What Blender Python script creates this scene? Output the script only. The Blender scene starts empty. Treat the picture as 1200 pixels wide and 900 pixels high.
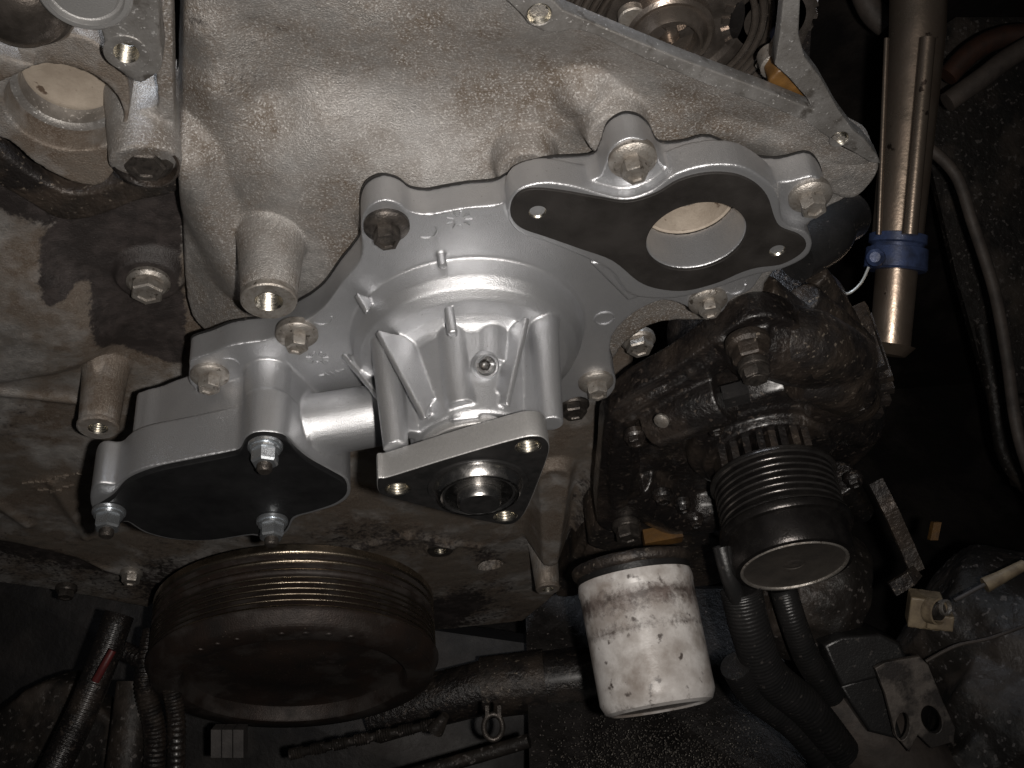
import bpy, bmesh, math, random
import numpy as np
from mathutils import Matrix, Vector, noise as mnoise
random.seed(7); rng = np.random.default_rng(7)
SC = bpy.context.scene
COL = SC.collection
MM = 0.001
# ------------------------------------------------------------------ camera
# engine frame in mm: u right along the engine front, v up, w out of the front towards the viewer
F, DIST = 1350.0, 600.0
_n = np.array([210, -1964, 1350.0]); _n /= np.linalg.norm(_n)
_u = np.array([1.0, 0, 0]) - _n[0] * _n; _u /= np.linalg.norm(_u)
_v = np.cross(_n, _u)
RM = np.stack([_u, _v, _n], 1)
CAM = RM.T @ np.array([0, 0, DIST])
def px(x, y, w):
    """place seen at x, y of the photograph on the plane at height w of the engine front"""
    d = RM.T @ np.array([(x - 600) / F, (450 - y) / F, -1.0])
    return CAM + (w - CAM[2]) / d[2] * d
def pz(x, y, z):
    """place seen at x, y of the photograph, z mm away along the view axis"""
    return CAM + z * (RM.T @ np.array([(x - 600) / F, (450 - y) / F, -1.0]))
def W(p):
    return Vector((p[0] * MM, -p[2] * MM, p[1] * MM))
def camdir(a):
    return RM.T @ np.array(a, float)
cd = bpy.data.cameras.new("camera"); co = bpy.data.objects.new("camera", cd); COL.objects.link(co)
_r, _up, _b = (W(camdir(a)).normalized() for a in ((1, 0, 0), (0, 1, 0), (0, 0, 1)))
co.matrix_world = Matrix.Translation(W(CAM)) @ Matrix((_r, _up, _b)).transposed().to_4x4()
cd.sensor_width = 36; cd.lens = F / 1200 * 36; cd.clip_start = 0.02; cd.clip_end = 50
SC.camera = co
SC.render.resolution_x, SC.render.resolution_y = 1024, 768
# ------------------------------------------------------------------ light: phone flash beside the lens, weak cool light from the open bonnet
wd = bpy.data.worlds.new("World"); SC.world = wd; wd.use_nodes = True
bg = wd.node_tree.nodes["Background"]; bg.inputs[0].default_value = (0.85, 0.85, 0.88, 1); bg.inputs[1].default_value = 0.012
def area(name, pos, target, size, power, colr):
    l = bpy.data.lights.new(name, 'AREA'); l.shape = 'DISK'; l.size = size; l.energy = power; l.color = colr; l.spread = math.radians(75)
    o = bpy.data.objects.new(name, l); COL.objects.link(o)
    p = W(pos); o.location = p; o.rotation_euler = (W(target) - p).to_track_quat('-Z', 'Y').to_euler(); return o
def flash(name, pos, target, power, colr, ang):
    l = bpy.data.lights.new(name, 'SPOT'); l.spot_size = math.radians(ang); l.spot_blend = 1.0; l.shadow_soft_size = 0.005; l.energy = power; l.color = colr
    o = bpy.data.objects.new(name, l); COL.objects.link(o)
    p = W(pos); o.location = p; o.rotation_euler = (W(target) - p).to_track_quat('-Z', 'Y').to_euler(); return o
flash("flash_lamp", CAM + camdir((28, -6, 0)), px(560, 370, 0), 13.0, (1.0, 0.945, 0.885), 80)
area("bonnet_light", camdir((-60, 620, 150)), px(470, 330, 0), 0.35, 0.85, (0.80, 0.88, 1.0))
SC.view_settings.view_transform = 'Standard'; SC.view_settings.look = 'None'
SC.view_settings.exposure = 0.0; SC.view_settings.gamma = 1.0
SC.render.engine = 'CYCLES'; SC.cycles.use_denoising = True; SC.cycles.max_bounces = 5
# ------------------------------------------------------------------ materials
def rgb(c):
    return (c[0], c[1], c[2], 1.0)
def mat(name, c1, c2, scale=120, r=(0.4, 0.6), metal=0.0, bump=0.2, bscale=900, speck=None, sscale=1500, sth=0.62, lo=0.35, hi=0.65,
        stain=None, c3=None, c3scale=60, c3th=0.55, spec=0.5, bump2=0.0, b2scale=120, c3w=.06, metal2=None, st0=1.28, st1=1.5, nro=.62, sm=0.05, coat=0.0, smetal=0.0, srough=0.5):
    m = bpy.data.materials.new(name); m.use_nodes = True; t = m.node_tree; N = t.nodes; L = t.links
    b = N["Principled BSDF"]; tc = N.new("ShaderNodeTexCoord")
    def noise(sc, det=6, ro=0.62, off=0.0):
        n = N.new("ShaderNodeTexNoise"); n.inputs["Scale"].default_value = sc; n.inputs["Detail"].default_value = det
        n.inputs["Roughness"].default_value = ro
        if off:
            mp = N.new("ShaderNodeMapping"); mp.inputs["Location"].default_value = (off, off * 1.7, off * .6)
            L.new(tc.outputs["Object"], mp.inputs["Vector"]); L.new(mp.outputs[0], n.inputs["Vector"])
        else:
            L.new(tc.outputs["Object"], n.inputs["Vector"])
        return n.outputs["Fac"]
    def ramp(fac, a, bb):
        q = N.new("ShaderNodeMapRange"); q.inputs["From Min"].default_value = a; q.inputs["From Max"].default_value = bb
        L.new(fac, q.inputs["Value"]); return q.outputs[0]
    def mix(fac, a, bb):
        q = N.new("ShaderNodeMix"); q.data_type = 'RGBA'
        L.new(fac, q.inputs[0])
        for s, i in ((a, 6), (bb, 7)):
            if isinstance(s, tuple): q.inputs[i].default_value = rgb(s)
            else: L.new(s, q.inputs[i])
        return q.outputs[2]
    def mixf(fac, a, bb):
        q = N.new("ShaderNodeMix"); q.data_type = 'FLOAT'; L.new(fac, q.inputs[0])
        for s, i in ((a, 2), (bb, 3)):
            if isinstance(s, (int, float)): q.inputs[i].default_value = s
            else: L.new(s, q.inputs[i])
        return q.outputs[0]
    f1 = ramp(noise(scale, 9, nro), lo, hi)
    colr = mix(f1, tuple(c1), tuple(c2))
    rgh = mixf(f1, r[0], r[1])
    met = mixf(f1, metal, metal2) if metal2 is not None else None
    if c3 is not None:
        f3 = ramp(noise(c3scale, 7, .6, 3.1), c3th - c3w, c3th + c3w); colr = mix(f3, colr, tuple(c3))
    if speck is not None:
        fs = ramp(noise(sscale, 3, .5, 1.3), sth, sth + sm); colr = mix(fs, colr, tuple(speck))
    if stain is not None:
        at = N.new("ShaderNodeAttribute"); at.attribute_name = "stain"
        nz = noise(330, 6, .75, 5.2); nb = noise(90, 6, .7, 2.2)
        ad = N.new("ShaderNodeMath"); ad.operation = 'MULTIPLY_ADD'; L.new(nz, ad.inputs[0]); ad.inputs[1].default_value = 1.1
        L.new(at.outputs["Fac"], ad.inputs[2])
        ad2 = N.new("ShaderNodeMath"); ad2.operation = 'MULTIPLY_ADD'; L.new(nb, ad2.inputs[0]); ad2.inputs[1].default_value = 0.7
        L.new(ad.outputs[0], ad2.inputs[2])
        fs = ramp(ad2.outputs[0], st0, st1); colr = mix(fs, colr, mix(ramp(noise(70, 7, .7, 9.1), .45, .75), tuple(stain), tuple(min(1, q * 2.8) for q in stain))); rgh = mixf(fs, rgh, srough)
        met = mixf(fs, met if met is not None else metal, smetal)
    L.new(colr, b.inputs["Base Color"]); L.new(rgh, b.inputs["Roughness"])
    if met is not None: L.new(met, b.inputs["Metallic"])
    else: b.inputs["Metallic"].default_value = metal
    b.inputs["Specular IOR Level"].default_value = spec
    b.inputs["Coat Weight"].default_value = coat; b.inputs["Coat Roughness"].default_value = 0.25
    last = None
    for st, sc, di in ((bump2, b2scale, 0.003), (bump, bscale, 0.0006)):
        if st > 0:
            bp = N.new("ShaderNodeBump"); bp.inputs["Strength"].default_value = st; bp.inputs["Distance"].default_value = di
            L.new(noise(sc, 5, .6, .7), bp.inputs["Height"])
            if last is not None: L.new(last, bp.inputs["Normal"])
            last = bp.outputs[0]
    if last is not None: L.new(last, b.inputs["Normal"])
    return m
M = {}
M['cover'] = mat("weathered_cast_aluminium", (.285, .268, .252), (.112, .088, .068), 26, (.36, .62), .68, .95, 1500, metal2=.25, lo=.41, hi=.59, nro=.88, speck=(.40, .385, .37), sscale=1100, sth=.53, sm=.16,  # pale specks paint in tiny glints of the rough cast skin
                 stain=(.03, .025, .022), c3=(.34, .335, .33), c3scale=15, c3th=.59, bump2=.10, b2scale=260, c3w=.12)
M['case'] = mat("stained_cast_aluminium", (.235, .20, .168), (.10, .074, .055), 24, (.38, .62), .6, .85, 1300, metal2=.25, lo=.41, hi=.59, nro=.88, speck=(.25, .22, .19), sscale=1300, sth=.5, sm=.30,
                stain=(.022, .018, .017), c3=(.29, .275, .262), c3scale=24, c3th=.54, bump2=.14, b2scale=190)
M['machined'] = mat("machined_aluminium", (.31, .30, .29), (.17, .16, .15), 60, (.32, .5), .62, .4, 1200, lo=.4, hi=.6, c3=(.12, .11, .10), c3scale=95, c3th=.60, c3w=.05, speck=(.55, .54, .53), sscale=700, sth=.64)
M['pump'] = mat("new_cast_aluminium", (.53, .535, .55), (.46, .465, .48), 45, (.33, .42), .82, .42, 1900, speck=(.30, .295, .29), sscale=1000, sth=.70)
M['black_plate'] = mat("black_coated_steel", (.008, .008, .0085), (.012, .012, .0125), 60, (.38, .55), 0, .15, 1800, spec=.22)
M['gasket'] = mat("black_gasket", (.013, .0115, .0105), (.022, .0195, .018), 50, (.5, .7), 0, .3, 1500, speck=(.055, .05, .046), sscale=1800, sth=.7, spec=.3)
M['zinc'] = mat("bright_zinc", (.74, .77, .80), (.60, .64, .68), 200, (.22, .34), .93, .1, 1500)
M['old_bolt'] = mat("dull_bolt_steel", (.40, .375, .345), (.22, .195, .17), 260, (.36, .52), .75, .5, 1300, speck=(.11, .095, .08), sscale=420, sth=.63)
M['dark_bolt'] = mat("dark_bolt_steel", (.11, .096, .085), (.035, .031, .028), 260, (.3, .5), .7, .5, 1100)
M['steel'] = mat("turned_steel", (.62, .60, .58), (.50, .485, .47), 300, (.2, .3), 1.0, .1, 1500)
M['ground_steel'] = mat("ground_steel", (.46, .455, .45), (.38, .375, .37), 400, (.4, .5), .75, .35, 1900)
M['dark_reflection'] = mat("dark_reflection_steel", (.012, .012, .012), (.02, .019, .019), 200, (.3, .4), .2, .1, 1500, spec=.4)  # near-black colour paints in the dark reflection on the steel fronts
M['thread'] = mat("thread_steel", (.74, .70, .62), (.58, .54, .46), 500, (.22, .35), 1.0, .1, 1500)
M['oily'] = mat("oily_black_grime", (.016, .013, .012), (.007, .006, .006), 70, (.25, .45), .2, .6, 520, speck=(.06, .048, .04), sscale=330, sth=.62,
                c3=(.035, .027, .022), c3scale=28, c3th=.56, bump2=.5, b2scale=230, coat=.6)
M['oily_brown'] = mat("oily_brown_casting", (.065, .05, .04), (.018, .0145, .012), 45, (.32, .55), .3, .6, 560, speck=(.15, .125, .10), sscale=380, sth=.64,
                      c3=(.02, .017, .016), c3scale=40, c3th=.52, bump2=.5, b2scale=170)
M['rusty'] = mat("rusty_pulley_steel", (.036, .024, .019), (.014, .0105, .009), 40, (.45, .65), .35, .5, 800, speck=(.16, .13, .1), sscale=700, sth=.7, c3=(.05, .042, .038), c3scale=30)
M['crest_glint'] = mat("worn_glint_steel", (.60, .51, .40), (.18, .145, .11), 60, (.2, .4), 1.0, .3, 900, speck=(.60, .48, .22), sscale=800, sth=.69)  # belt-worn crests; the bright colour also paints in their highlights
M['pulley_dark'] = mat("dark_pulley_steel", (.045, .041, .039), (.018, .016, .016), 130, (.22, .4), .75, .25, 900)
M['oily_crest_glint'] = mat("oily_glint_crest", (.22, .205, .195), (.10, .092, .088), 110, (.18, .3), .9, .2, 900)  # lighter colour paints the highlights onto the rib crests
M['pulley_cap'] = mat("dusty_pulley_cap", (.085, .075, .066), (.04, .035, .031), 60, (.45, .65), .35, .3, 900, speck=(.05, .04, .035), sscale=500, sth=.64)
M['filter'] = mat("dirty_white_paint", (.64, .615, .595), (.40, .37, .35), 60, (.32, .45), 0, .15, 700, speck=(.09, .075, .068), sscale=150, sth=.63, sm=.08,
                  c3=(.26, .225, .20), c3scale=38, c3th=.545, c3w=.10, stain=(.075, .06, .054), srough=.4, st0=1.22, st1=1.62)
M['rubber'] = mat("black_rubber", (.018, .017, .017), (.009, .009, .009), 60, (.28, .45), 0, .35, 700, speck=(.05, .045, .042), sscale=300, sth=.66)
M['rubber_dusty'] = mat("dusty_rubber", (.07, .063, .06), (.035, .031, .03), 90, (.5, .65), 0, .35, 800)
M['chrome'] = mat("oily_plated_tube", (.46, .37, .29), (.27, .205, .16), 40, (.24, .4), .92, .2, 420, speck=(.1, .075, .06), sscale=120, sth=.68)
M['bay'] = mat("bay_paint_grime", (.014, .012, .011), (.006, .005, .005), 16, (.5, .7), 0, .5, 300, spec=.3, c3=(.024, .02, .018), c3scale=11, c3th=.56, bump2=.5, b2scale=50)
M['panel'] = mat("dusty_dark_panel", (.022, .0185, .016), (.0075, .0065, .0058), 24, (.4, .6), 0, .5, 320, spec=.3, bump2=.5, b2scale=90, c3=(.045, .036, .03), c3scale=20, c3th=.56, coat=.0, speck=(.09, .08, .075), sscale=240, sth=.62)  # pale specks paint in sparkles on the dirty surface
M['blue'] = mat("blue_tape", (.045, .065, .14), (.02, .027, .055), 110, (.3, .45), .2, .2, 700)
M['white_plastic'] = mat("aged_cream_plastic", (.26, .205, .135), (.12, .09, .06), 110, (.4, .55), 0, .2, 900)
M['orange'] = mat("amber_plastic", (.12, .06, .016), (.06, .03, .009), 110, (.4, .5), 0, .4, 400)
M['wire'] = mat("pale_wire", (.50, .50, .48), (.4, .4, .38), 200, (.3, .4), .4, 0)
M['red'] = mat("red_wire_tape", (.10, .018, .018), (.06, .012, .012), 200, (.35, .5), 0, .2, 700)
M['hose_brown'] = mat("brown_hose", (.05, .022, .014), (.025, .013, .009), 100, (.5, .6), 0, .3, 700)
M['gearsteel'] = mat("oiled_gear_steel", (.26, .225, .20), (.10, .086, .075), 110, (.2, .36), .85, .25, 800)
M['spring'] = mat("oiled_spring_wire", (.27, .23, .20), (.13, .108, .09), 120, (.2, .34), .85, .15, 900)
M['beige_inside'] = mat("beige_cast_wall", (.40, .345, .285), (.27, .225, .18), 60, (.5, .65), .2, .35, 700, speck=(.1, .07, .05), sscale=180, sth=.66)
M['grit'] = mat("gritty_black_pan", (.011, .010, .0095), (.024, .021, .020), 40, (.35, .55), 0, .7, 700, speck=(.16, .14, .13), sscale=420, sth=.66, bump2=.4, b2scale=140)
M['dusty_zinc'] = mat("dusty_bracket_steel", (.13, .112, .098), (.075, .063, .055), 90, (.5, .62), .25, .4, 600, c3=(.024, .02, .018), c3scale=55, c3th=.50)
M['dusty_arm'] = mat("dusty_cast_arm", (.075, .06, .051), (.035, .028, .024), 50, (.6, .7), 0, .4, 500, c3=(.03, .025, .022), c3scale=40, c3th=.6)
# ------------------------------------------------------------------ mesh helpers (all in engine mm, frame u v w)
def thing(name, label, cat, at=(0, 0, 0), group=None):
    o = bpy.data.objects.new(name, None); COL.objects.link(o); o.location = W(at); o.empty_display_size = .02
    o['label'] = label; o['category'] = cat
    if group: o['group'] = group
    return o
def tag(o, label, cat, group=None):
    o['label'] = label; o['category'] = cat
    if group: o['group'] = group
    return o
def root_of(p):
    loc = Vector((0, 0, 0))
    while p is not None:
        loc = loc + p.location; p = p.parent
    return loc
def link(name, me, material, parent=None, smooth=True, angle=None, at=None):
    """mesh data in engine mm -> object in metres under its thing"""
    if parent is not None: off = root_of(parent)
    elif at is not None: off = W(at)
    else: off = Vector((0, 0, 0))
    n = len(me.vertices); a = np.empty(n * 3, np.float32); me.vertices.foreach_get("co", a); a = a.reshape(-1, 3)
    b = np.stack([a[:, 0] * MM - off.x, -a[:, 2] * MM - off.y, a[:, 1] * MM - off.z], 1)
    me.vertices.foreach_set("co", b.astype(np.float32).ravel())
    ms = material if isinstance(material, (list, tuple)) else [material]
    if not len(me.materials):
        for m in ms: me.materials.append(m)
    me.polygons.foreach_set("use_smooth", np.full(len(me.polygons), bool(smooth)))
    me.update(); me.name = name
    if smooth and angle: me.set_sharp_from_angle(angle=math.radians(angle))
    o = bpy.data.objects.new(name, me); COL.objects.link(o)
    if parent is not None: o.parent = parent
    elif at is not None: o.location = off
    return o
class MB:
    def __init__(s): s.v = []; s.f = []; s.m = []
    def add(s, vs, fs, m=0):
        k = len(s.v); s.v += [tuple(map(float, p)) for p in vs]; s.f += [tuple(i + k for i in f) for f in fs]; s.m += [m] * len(fs); return s
    def mesh(s):
        me = bpy.data.meshes.new("part"); me.from_pydata(s.v, [], s.f); me.polygons.foreach_set("material_index", s.m); me.update()
        bm = bmesh.new(); bm.from_mesh(me); bmesh.ops.recalc_face_normals(bm, faces=bm.faces); bm.to_mesh(me); bm.free(); return me
    def build(s, name, material, parent=None, smooth=True, angle=38, at=None):
        return link(name, s.mesh(), material, parent, smooth, angle, at)
    def lathe(s, o, axis, prof, seg=48, m=0, close=True, mats=None, start=None):
        o = np.asarray(o, float); a = np.asarray(axis, float); a = a / np.linalg.norm(a)
        t = np.array([1., 0, 0]) if abs(a[0]) < .8 else np.array([0, 1., 0])
        e1 = t - t.dot(a) * a; e1 /= np.linalg.norm(e1); e2 = np.cross(a, e1)
        if start is not None: e1, e2 = np.cos(start) * e1 + np.sin(start) * e2, np.cos(start) * e2 - np.sin(start) * e1
        vs = []; fs = []; ms = []
        for (r, h) in prof:
            for i in range(seg):
                g = 2 * math.pi * i / seg; vs.append(o + a * h + r * (math.cos(g) * e1 + math.sin(g) * e2))
        for j in range(len(prof) - 1):
            for i in range(seg):
                k = (i + 1) % seg; fs.append((j * seg + i, j * seg + k, (j + 1) * seg + k, (j + 1) * seg + i))
                ms.append(m if mats is None else mats[j])
        k0 = len(s.v); s.v += [tuple(map(float, p)) for p in vs]; s.f += [tuple(i + k0 for i in f) for f in fs]; s.m += ms
        if close:
            L = len(prof) - 1
            s.f.append(tuple(k0 + i for i in range(seg))[::-1]); s.m.append(m if mats is None else mats[0])
            s.f.append(tuple(k0 + L * seg + i for i in range(seg))); s.m.append(m if mats is None else mats[-1])
        return s
    def tube(s, pts, r, seg=14, m=0, caps=True, closed=False):
        pts = [np.asarray(p, float) for p in pts]; n = len(pts)
        rs = r if isinstance(r, (list, tuple, np.ndarray)) else [r] * n
        vs = []; fs = []; prev = None
        for i, p in enumerate(pts):
            if closed: d = pts[(i + 1) % n] - pts[i - 1]
            else: d = pts[min(i + 1, n - 1)] - pts[max(i - 1, 0)]
            d = d / (np.linalg.norm(d) + 1e-9)
            if prev is None:
                t = np.array([0, 0, 1.]) if abs(d[2]) < .9 else np.array([1., 0, 0])
                e = t - t.dot(d) * d
            else: e = prev - prev.dot(d) * d
            e /= np.linalg.norm(e); prev = e; g = np.cross(d, e)
            for k in range(seg):
                q = 2 * math.pi * k / seg; vs.append(p + rs[i] * (math.cos(q) * e + math.sin(q) * g))
        for i in range(n if closed else n - 1):
            j = (i + 1) % n
            for k in range(seg):
                l = (k + 1) % seg; fs.append((i * seg + k, i * seg + l, j * seg + l, j * seg + k))
        if caps and not closed:
            fs.append(tuple(range(seg))[::-1]); fs.append(tuple((n - 1) * seg + k for k in range(seg)))
        return s.add(vs, fs, m)
    def prism(s, poly, d, m=0):
        """polygon of 3-D points swept along d"""
        p = [np.asarray(q, float) for q in poly]; n = len(p); d = np.asarray(d, float)
        vs = p + [q + d for q in p]
        fs = [tuple(range(n))[::-1], tuple(range(n, 2 * n))] + [(i, (i + 1) % n, n + (i + 1) % n, n + i) for i in range(n)]
        return s.add(vs, fs, m)
    def box(s, c, ax, ay, az, m=0):
        c, ax, ay, az = (np.asarray(q, float) for q in (c, ax, ay, az))
        vs = [c + i * ax + j * ay + k * az for i in (-1, 1) for j in (-1, 1) for k in (-1, 1)]
        return s.add(vs, [(0, 1, 3, 2), (4, 6, 7, 5), (0, 4, 5, 1), (2, 3, 7, 6), (0, 2, 6, 4), (1, 5, 7, 3)], m)
def spline(pts, n=6, closed=True):
    p = [np.asarray(q, float) for q in pts]; out = []; L = len(p)
    for i in range(L if closed else L - 1):
        a, b, c, d = (p[(i - 1) % L], p[i], p[(i + 1) % L], p[(i + 2) % L]) if closed else (p[max(i - 1, 0)], p[i], p[i + 1], p[min(i + 2, L - 1)])
        for k in range(n):
            t = k / n
            out.append(.5 * (2 * b + (c - a) * t + (2 * a - 5 * b + 4 * c - d) * t * t + (3 * b - a - 3 * c + d) * t ** 3))
    if not closed: out.append(p[-1])
    return out
def outline(pp, w, n=6, sm=True):
    q = [px(x, y, w) for x, y in pp]
    return [(p[0], p[1]) for p in (spline(q, n) if sm else q)]
def circle(c, r, n=32): return [(c[0] + r * math.cos(2 * math.pi * i / n), c[1] + r * math.sin(2 * math.pi * i / n)) for i in range(n)]
def temp_eval(o):
    dg = bpy.context.evaluated_depsgraph_get(); dg.update(); me = bpy.data.meshes.new_from_object(o.evaluated_get(dg)); return me
def plate_mesh(polys, w0, w1, bev=0.6, res=2):
    """flat plate with holes, rounded edges; polys in u v, first is the outline"""
    c = bpy.data.curves.new("plate", 'CURVE'); c.dimensions = '2D'; c.fill_mode = 'BOTH'
    for q in polys:
        s = c.splines.new('POLY'); s.points.add(len(q) - 1); s.use_cyclic_u = True
        for i, p in enumerate(q): s.points[i].co = (p[0], p[1], 0, 1)
    c.extrude = (w1 - w0) / 2 - bev; c.bevel_depth = bev; c.bevel_resolution = res; c.offset = -bev
    o = bpy.data.objects.new("plate", c); COL.objects.link(o); o.location = (0, 0, 0)
    me = temp_eval(o); bpy.data.objects.remove(o); bpy.data.curves.remove(c)
    n = len(me.vertices); a = np.empty(n * 3, np.float32); me.vertices.foreach_get("co", a); a = a.reshape(-1, 3); a[:, 2] += (w0 + w1) / 2
    me.vertices.foreach_set("co", a.ravel()); me.materials.clear(); return me
def plate(name, polys, w0, w1, material, parent, bev=.6, angle=40, at=None):
    return link(name, plate_mesh(polys, w0, w1, bev), material, parent, True, angle, at)
def add_mesh(mb, me):
    mb.add([v.co[:] for v in me.vertices], [tuple(p.vertices) for p in me.polygons])
    bpy.data.meshes.remove(me)
def cast(mb_or_mesh, voxel=.9, smooth=6, disp=0.0, dscale=12.0):
    """join overlapping closed shapes into one skin with cast fillets"""
    me = mb_or_mesh.mesh() if isinstance(mb_or_mesh, MB) else mb_or_mesh
    o = bpy.data.objects.new("cast", me); COL.objects.link(o)
    r = o.modifiers.new("r", 'REMESH'); r.mode = 'VOXEL'; r.voxel_size = voxel; r.use_smooth_shade = True
    s = o.modifiers.new("s", 'SMOOTH'); s.factor = .5; s.iterations = smooth
    if disp:
        tx = bpy.data.textures.new("lump", 'CLOUDS'); tx.noise_scale = dscale; tx.noise_depth = 3
        d = o.modifiers.new("d", 'DISPLACE'); d.texture = tx; d.strength = disp; d.mid_level = .5
    out = temp_eval(o); bpy.data.objects.remove(o); out.materials.clear(); return out
def sdpoly(U, V, poly):
    """signed distance, negative inside"""
    p = np.asarray(poly, float); d = np.full(U.shape, 1e9); ins = np.zeros(U.shape, bool)
    for i in range(len(p)):
        a, b = p[i - 1], p[i]; e = b - a; L = e.dot(e) + 1e-12
        t = np.clip(((U - a[0]) * e[0] + (V - a[1]) * e[1]) / L, 0, 1)
        d = np.minimum(d, np.hypot(U - a[0] - t * e[0], V - a[1] - t * e[1]))
        cr = ((a[1] > V) != (b[1] > V)) & (U < (b[0] - a[0]) * (V - a[1]) / (b[1] - a[1] + 1e-12) + a[0]); ins ^= cr
    return np.where(ins, -d, d)
def smax(a, b, k): h = np.maximum(k - np.abs(a - b), 0) / k; return np.maximum(a, b) + h * h * k * .25
def smin(a, b, k): return -smax(-a, -b, k)
def tps(ctrl, U, V):
    P = np.array([px(*c) for c in ctrl]); n = len(P)
    def ker(r2): return np.where(r2 > 1e-9, r2 * np.log(r2 + 1e-12), 0)
    K = ker((P[:, None, 0] - P[None, :, 0]) ** 2 + (P[:, None, 1] - P[None, :, 1]) ** 2) + np.eye(n) * 40
    A = np.zeros((n + 3, n + 3)); A[:n, :n] = K; A[:n, n] = 1; A[:n, n + 1:] = P[:, :2]; A[n, :n] = 1; A[n + 1:, :n] = P[:, :2].T
    s = np.linalg.solve(A, np.concatenate([P[:, 2], [0, 0, 0]]))
    out = s[n] + s[n + 1] * U + s[n + 2] * V
    for i in range(n): out = out + s[i] * ker((U - P[i, 0]) ** 2 + (V - P[i, 1]) ** 2)
    return out
def fbm(U, V, sc, seed=0, octv=3):
    out = np.zeros(U.shape); amp = 1.0
    for o in range(octv):
        r = np.random.default_rng(seed * 17 + o); g = r.standard_normal((96, 96))
        x = (U / sc + 40.3) % 95; y = (V / sc + 51.7) % 95; i = x.astype(int); j = y.astype(int); fx = x - i; fy = y - j
        fx = fx * fx * (3 - 2 * fx); fy = fy * fy * (3 - 2 * fy)
        out += amp * ((g[i, j] * (1 - fx) + g[i + 1, j] * fx) * (1 - fy) + (g[i, j + 1] * (1 - fx) + g[i + 1, j + 1] * fx) * fy)
        amp *= .5; sc *= .5
    return out
def seg_d(U, V, a, b):
    e = np.array([b[0] - a[0], b[1] - a[1]]); L = e.dot(e) + 1e-9
    t = np.clip(((U - a[0]) * e[0] + (V - a[1]) * e[1]) / L, 0, 1)
    return np.hypot(U - a[0] - t * e[0], V - a[1] - t * e[1]), t
def boss_h(U, V, x, y, w, r, k=.10, top=None):
    c = px(x, y, w); d = np.hypot(U - c[0], V - c[1]); return w - np.maximum(d - r, 0) / k
def grid_mesh(U, V, H, keep, stain=None):
    nv, nu = U.shape; idx = np.arange(nv * nu).reshape(nv, nu)
    q = np.stack([idx[:-1, :-1], idx[:-1, 1:], idx[1:, 1:], idx[1:, :-1]], -1).reshape(-1, 4)
    kk = keep.ravel(); q = q[kk[q].all(1)]
    used = np.zeros(nv * nu, bool); used[q.ravel()] = True; mp = np.cumsum(used) - 1; q = mp[q]
    co = np.stack([U, V, H], -1).reshape(-1, 3)[used]
    me = bpy.data.meshes.new("field"); me.vertices.add(len(co)); me.vertices.foreach_set("co", co.astype(np.float32).ravel())
    me.loops.add(q.size); me.loops.foreach_set("vertex_index", q.astype(np.int32).ravel())
    me.polygons.add(len(q)); me.polygons.foreach_set("loop_start", np.arange(0, q.size, 4, dtype=np.int32))
    me.update(calc_edges=True); me.validate()
    if stain is not None:
        at = me.attributes.new("stain", 'FLOAT', 'POINT'); at.data.foreach_set("value", stain.ravel()[used].astype(np.float32))
    return me
def annulus_thread(mb, c, axis, r, depth, turns=6):
    """threaded hole: a ribbed bore going down from c"""
    prof = [(r, 0.02)]
    for i in range(turns):
        h = -depth * (i + .5) / turns; prof += [(r * .86, h), (r, h - depth * .5 / turns)]
    mb.lathe(c, axis, prof, 24, close=False)
    mb.lathe(np.asarray(c) - np.asarray(axis) * (depth * 1.02), axis, [(r * .95, 0), (.01, -.3)], 24, close=False)
N3 = np.array([0, 0, 1.0])
def hexpts(r, rot=0.0): return [(r * math.cos(rot + i * math.pi / 3), r * math.sin(rot + i * math.pi / 3)) for i in range(6)]
def frame(axis):
    a = np.asarray(axis, float); a /= np.linalg.norm(a); t = np.array([1., 0, 0]) if abs(a[0]) < .8 else np.array([0, 1., 0])
    e1 = t - t.dot(a) * a; e1 /= np.linalg.norm(e1); return a, e1, np.cross(a, e1)
def flange_bolt(name, c, parent, material, r=8.8, hexr=6.6, h=8.0, axis=N3, rot=None, washer=1.6, label=None):
    """flanged hexagon head with rounded corners and a dished top"""
    mb = MB(); a, e1, e2 = frame(axis); c = np.asarray(c, float)
    mb.lathe(c, a, [(r * .97, -2.0), (r, 0), (r, washer * .7), (r * .93, washer), (hexr * 1.08, washer + 1.1), (hexr * .7, washer + 1.2)], 32)
    rot = random.uniform(0, 1) if rot is None else rot
    rows = [(hexr, washer * .6), (hexr, washer + h - 1.0), (hexr * .90, washer + h), (hexr * .62, washer + h), (hexr * .55, washer + h - .9)]
    vs = []; fs = []
    for rr, hh in rows:
        for x, y in hexpts(rr, rot): vs.append(c + a * hh + e1 * x + e2 * y)
    for j in range(len(rows) - 1):
        for i in range(6): fs.append((j * 6 + i, j * 6 + (i + 1) % 6, j * 6 + 6 + (i + 1) % 6, j * 6 + 6 + i))
    fs.append(tuple(range(len(vs) - 6, len(vs)))); fs.append(tuple(range(6))[::-1]); mb.add(vs, fs)
    o = mb.build(name, material, parent, angle=32)
    if label: o['label'] = label
    return o
# ================================================================== ENGINE BAY (setting)
def struct(o): o['kind'] = 'structure'; return o
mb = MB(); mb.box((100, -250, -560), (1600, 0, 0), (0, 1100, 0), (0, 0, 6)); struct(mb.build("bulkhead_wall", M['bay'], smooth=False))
mb = MB(); mb.box((100, -900, 100), (1600, 0, 0), (0, 6, 0), (0, 0, 900)); struct(mb.build("engine_bay_floor", M['bay'], smooth=False))
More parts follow.
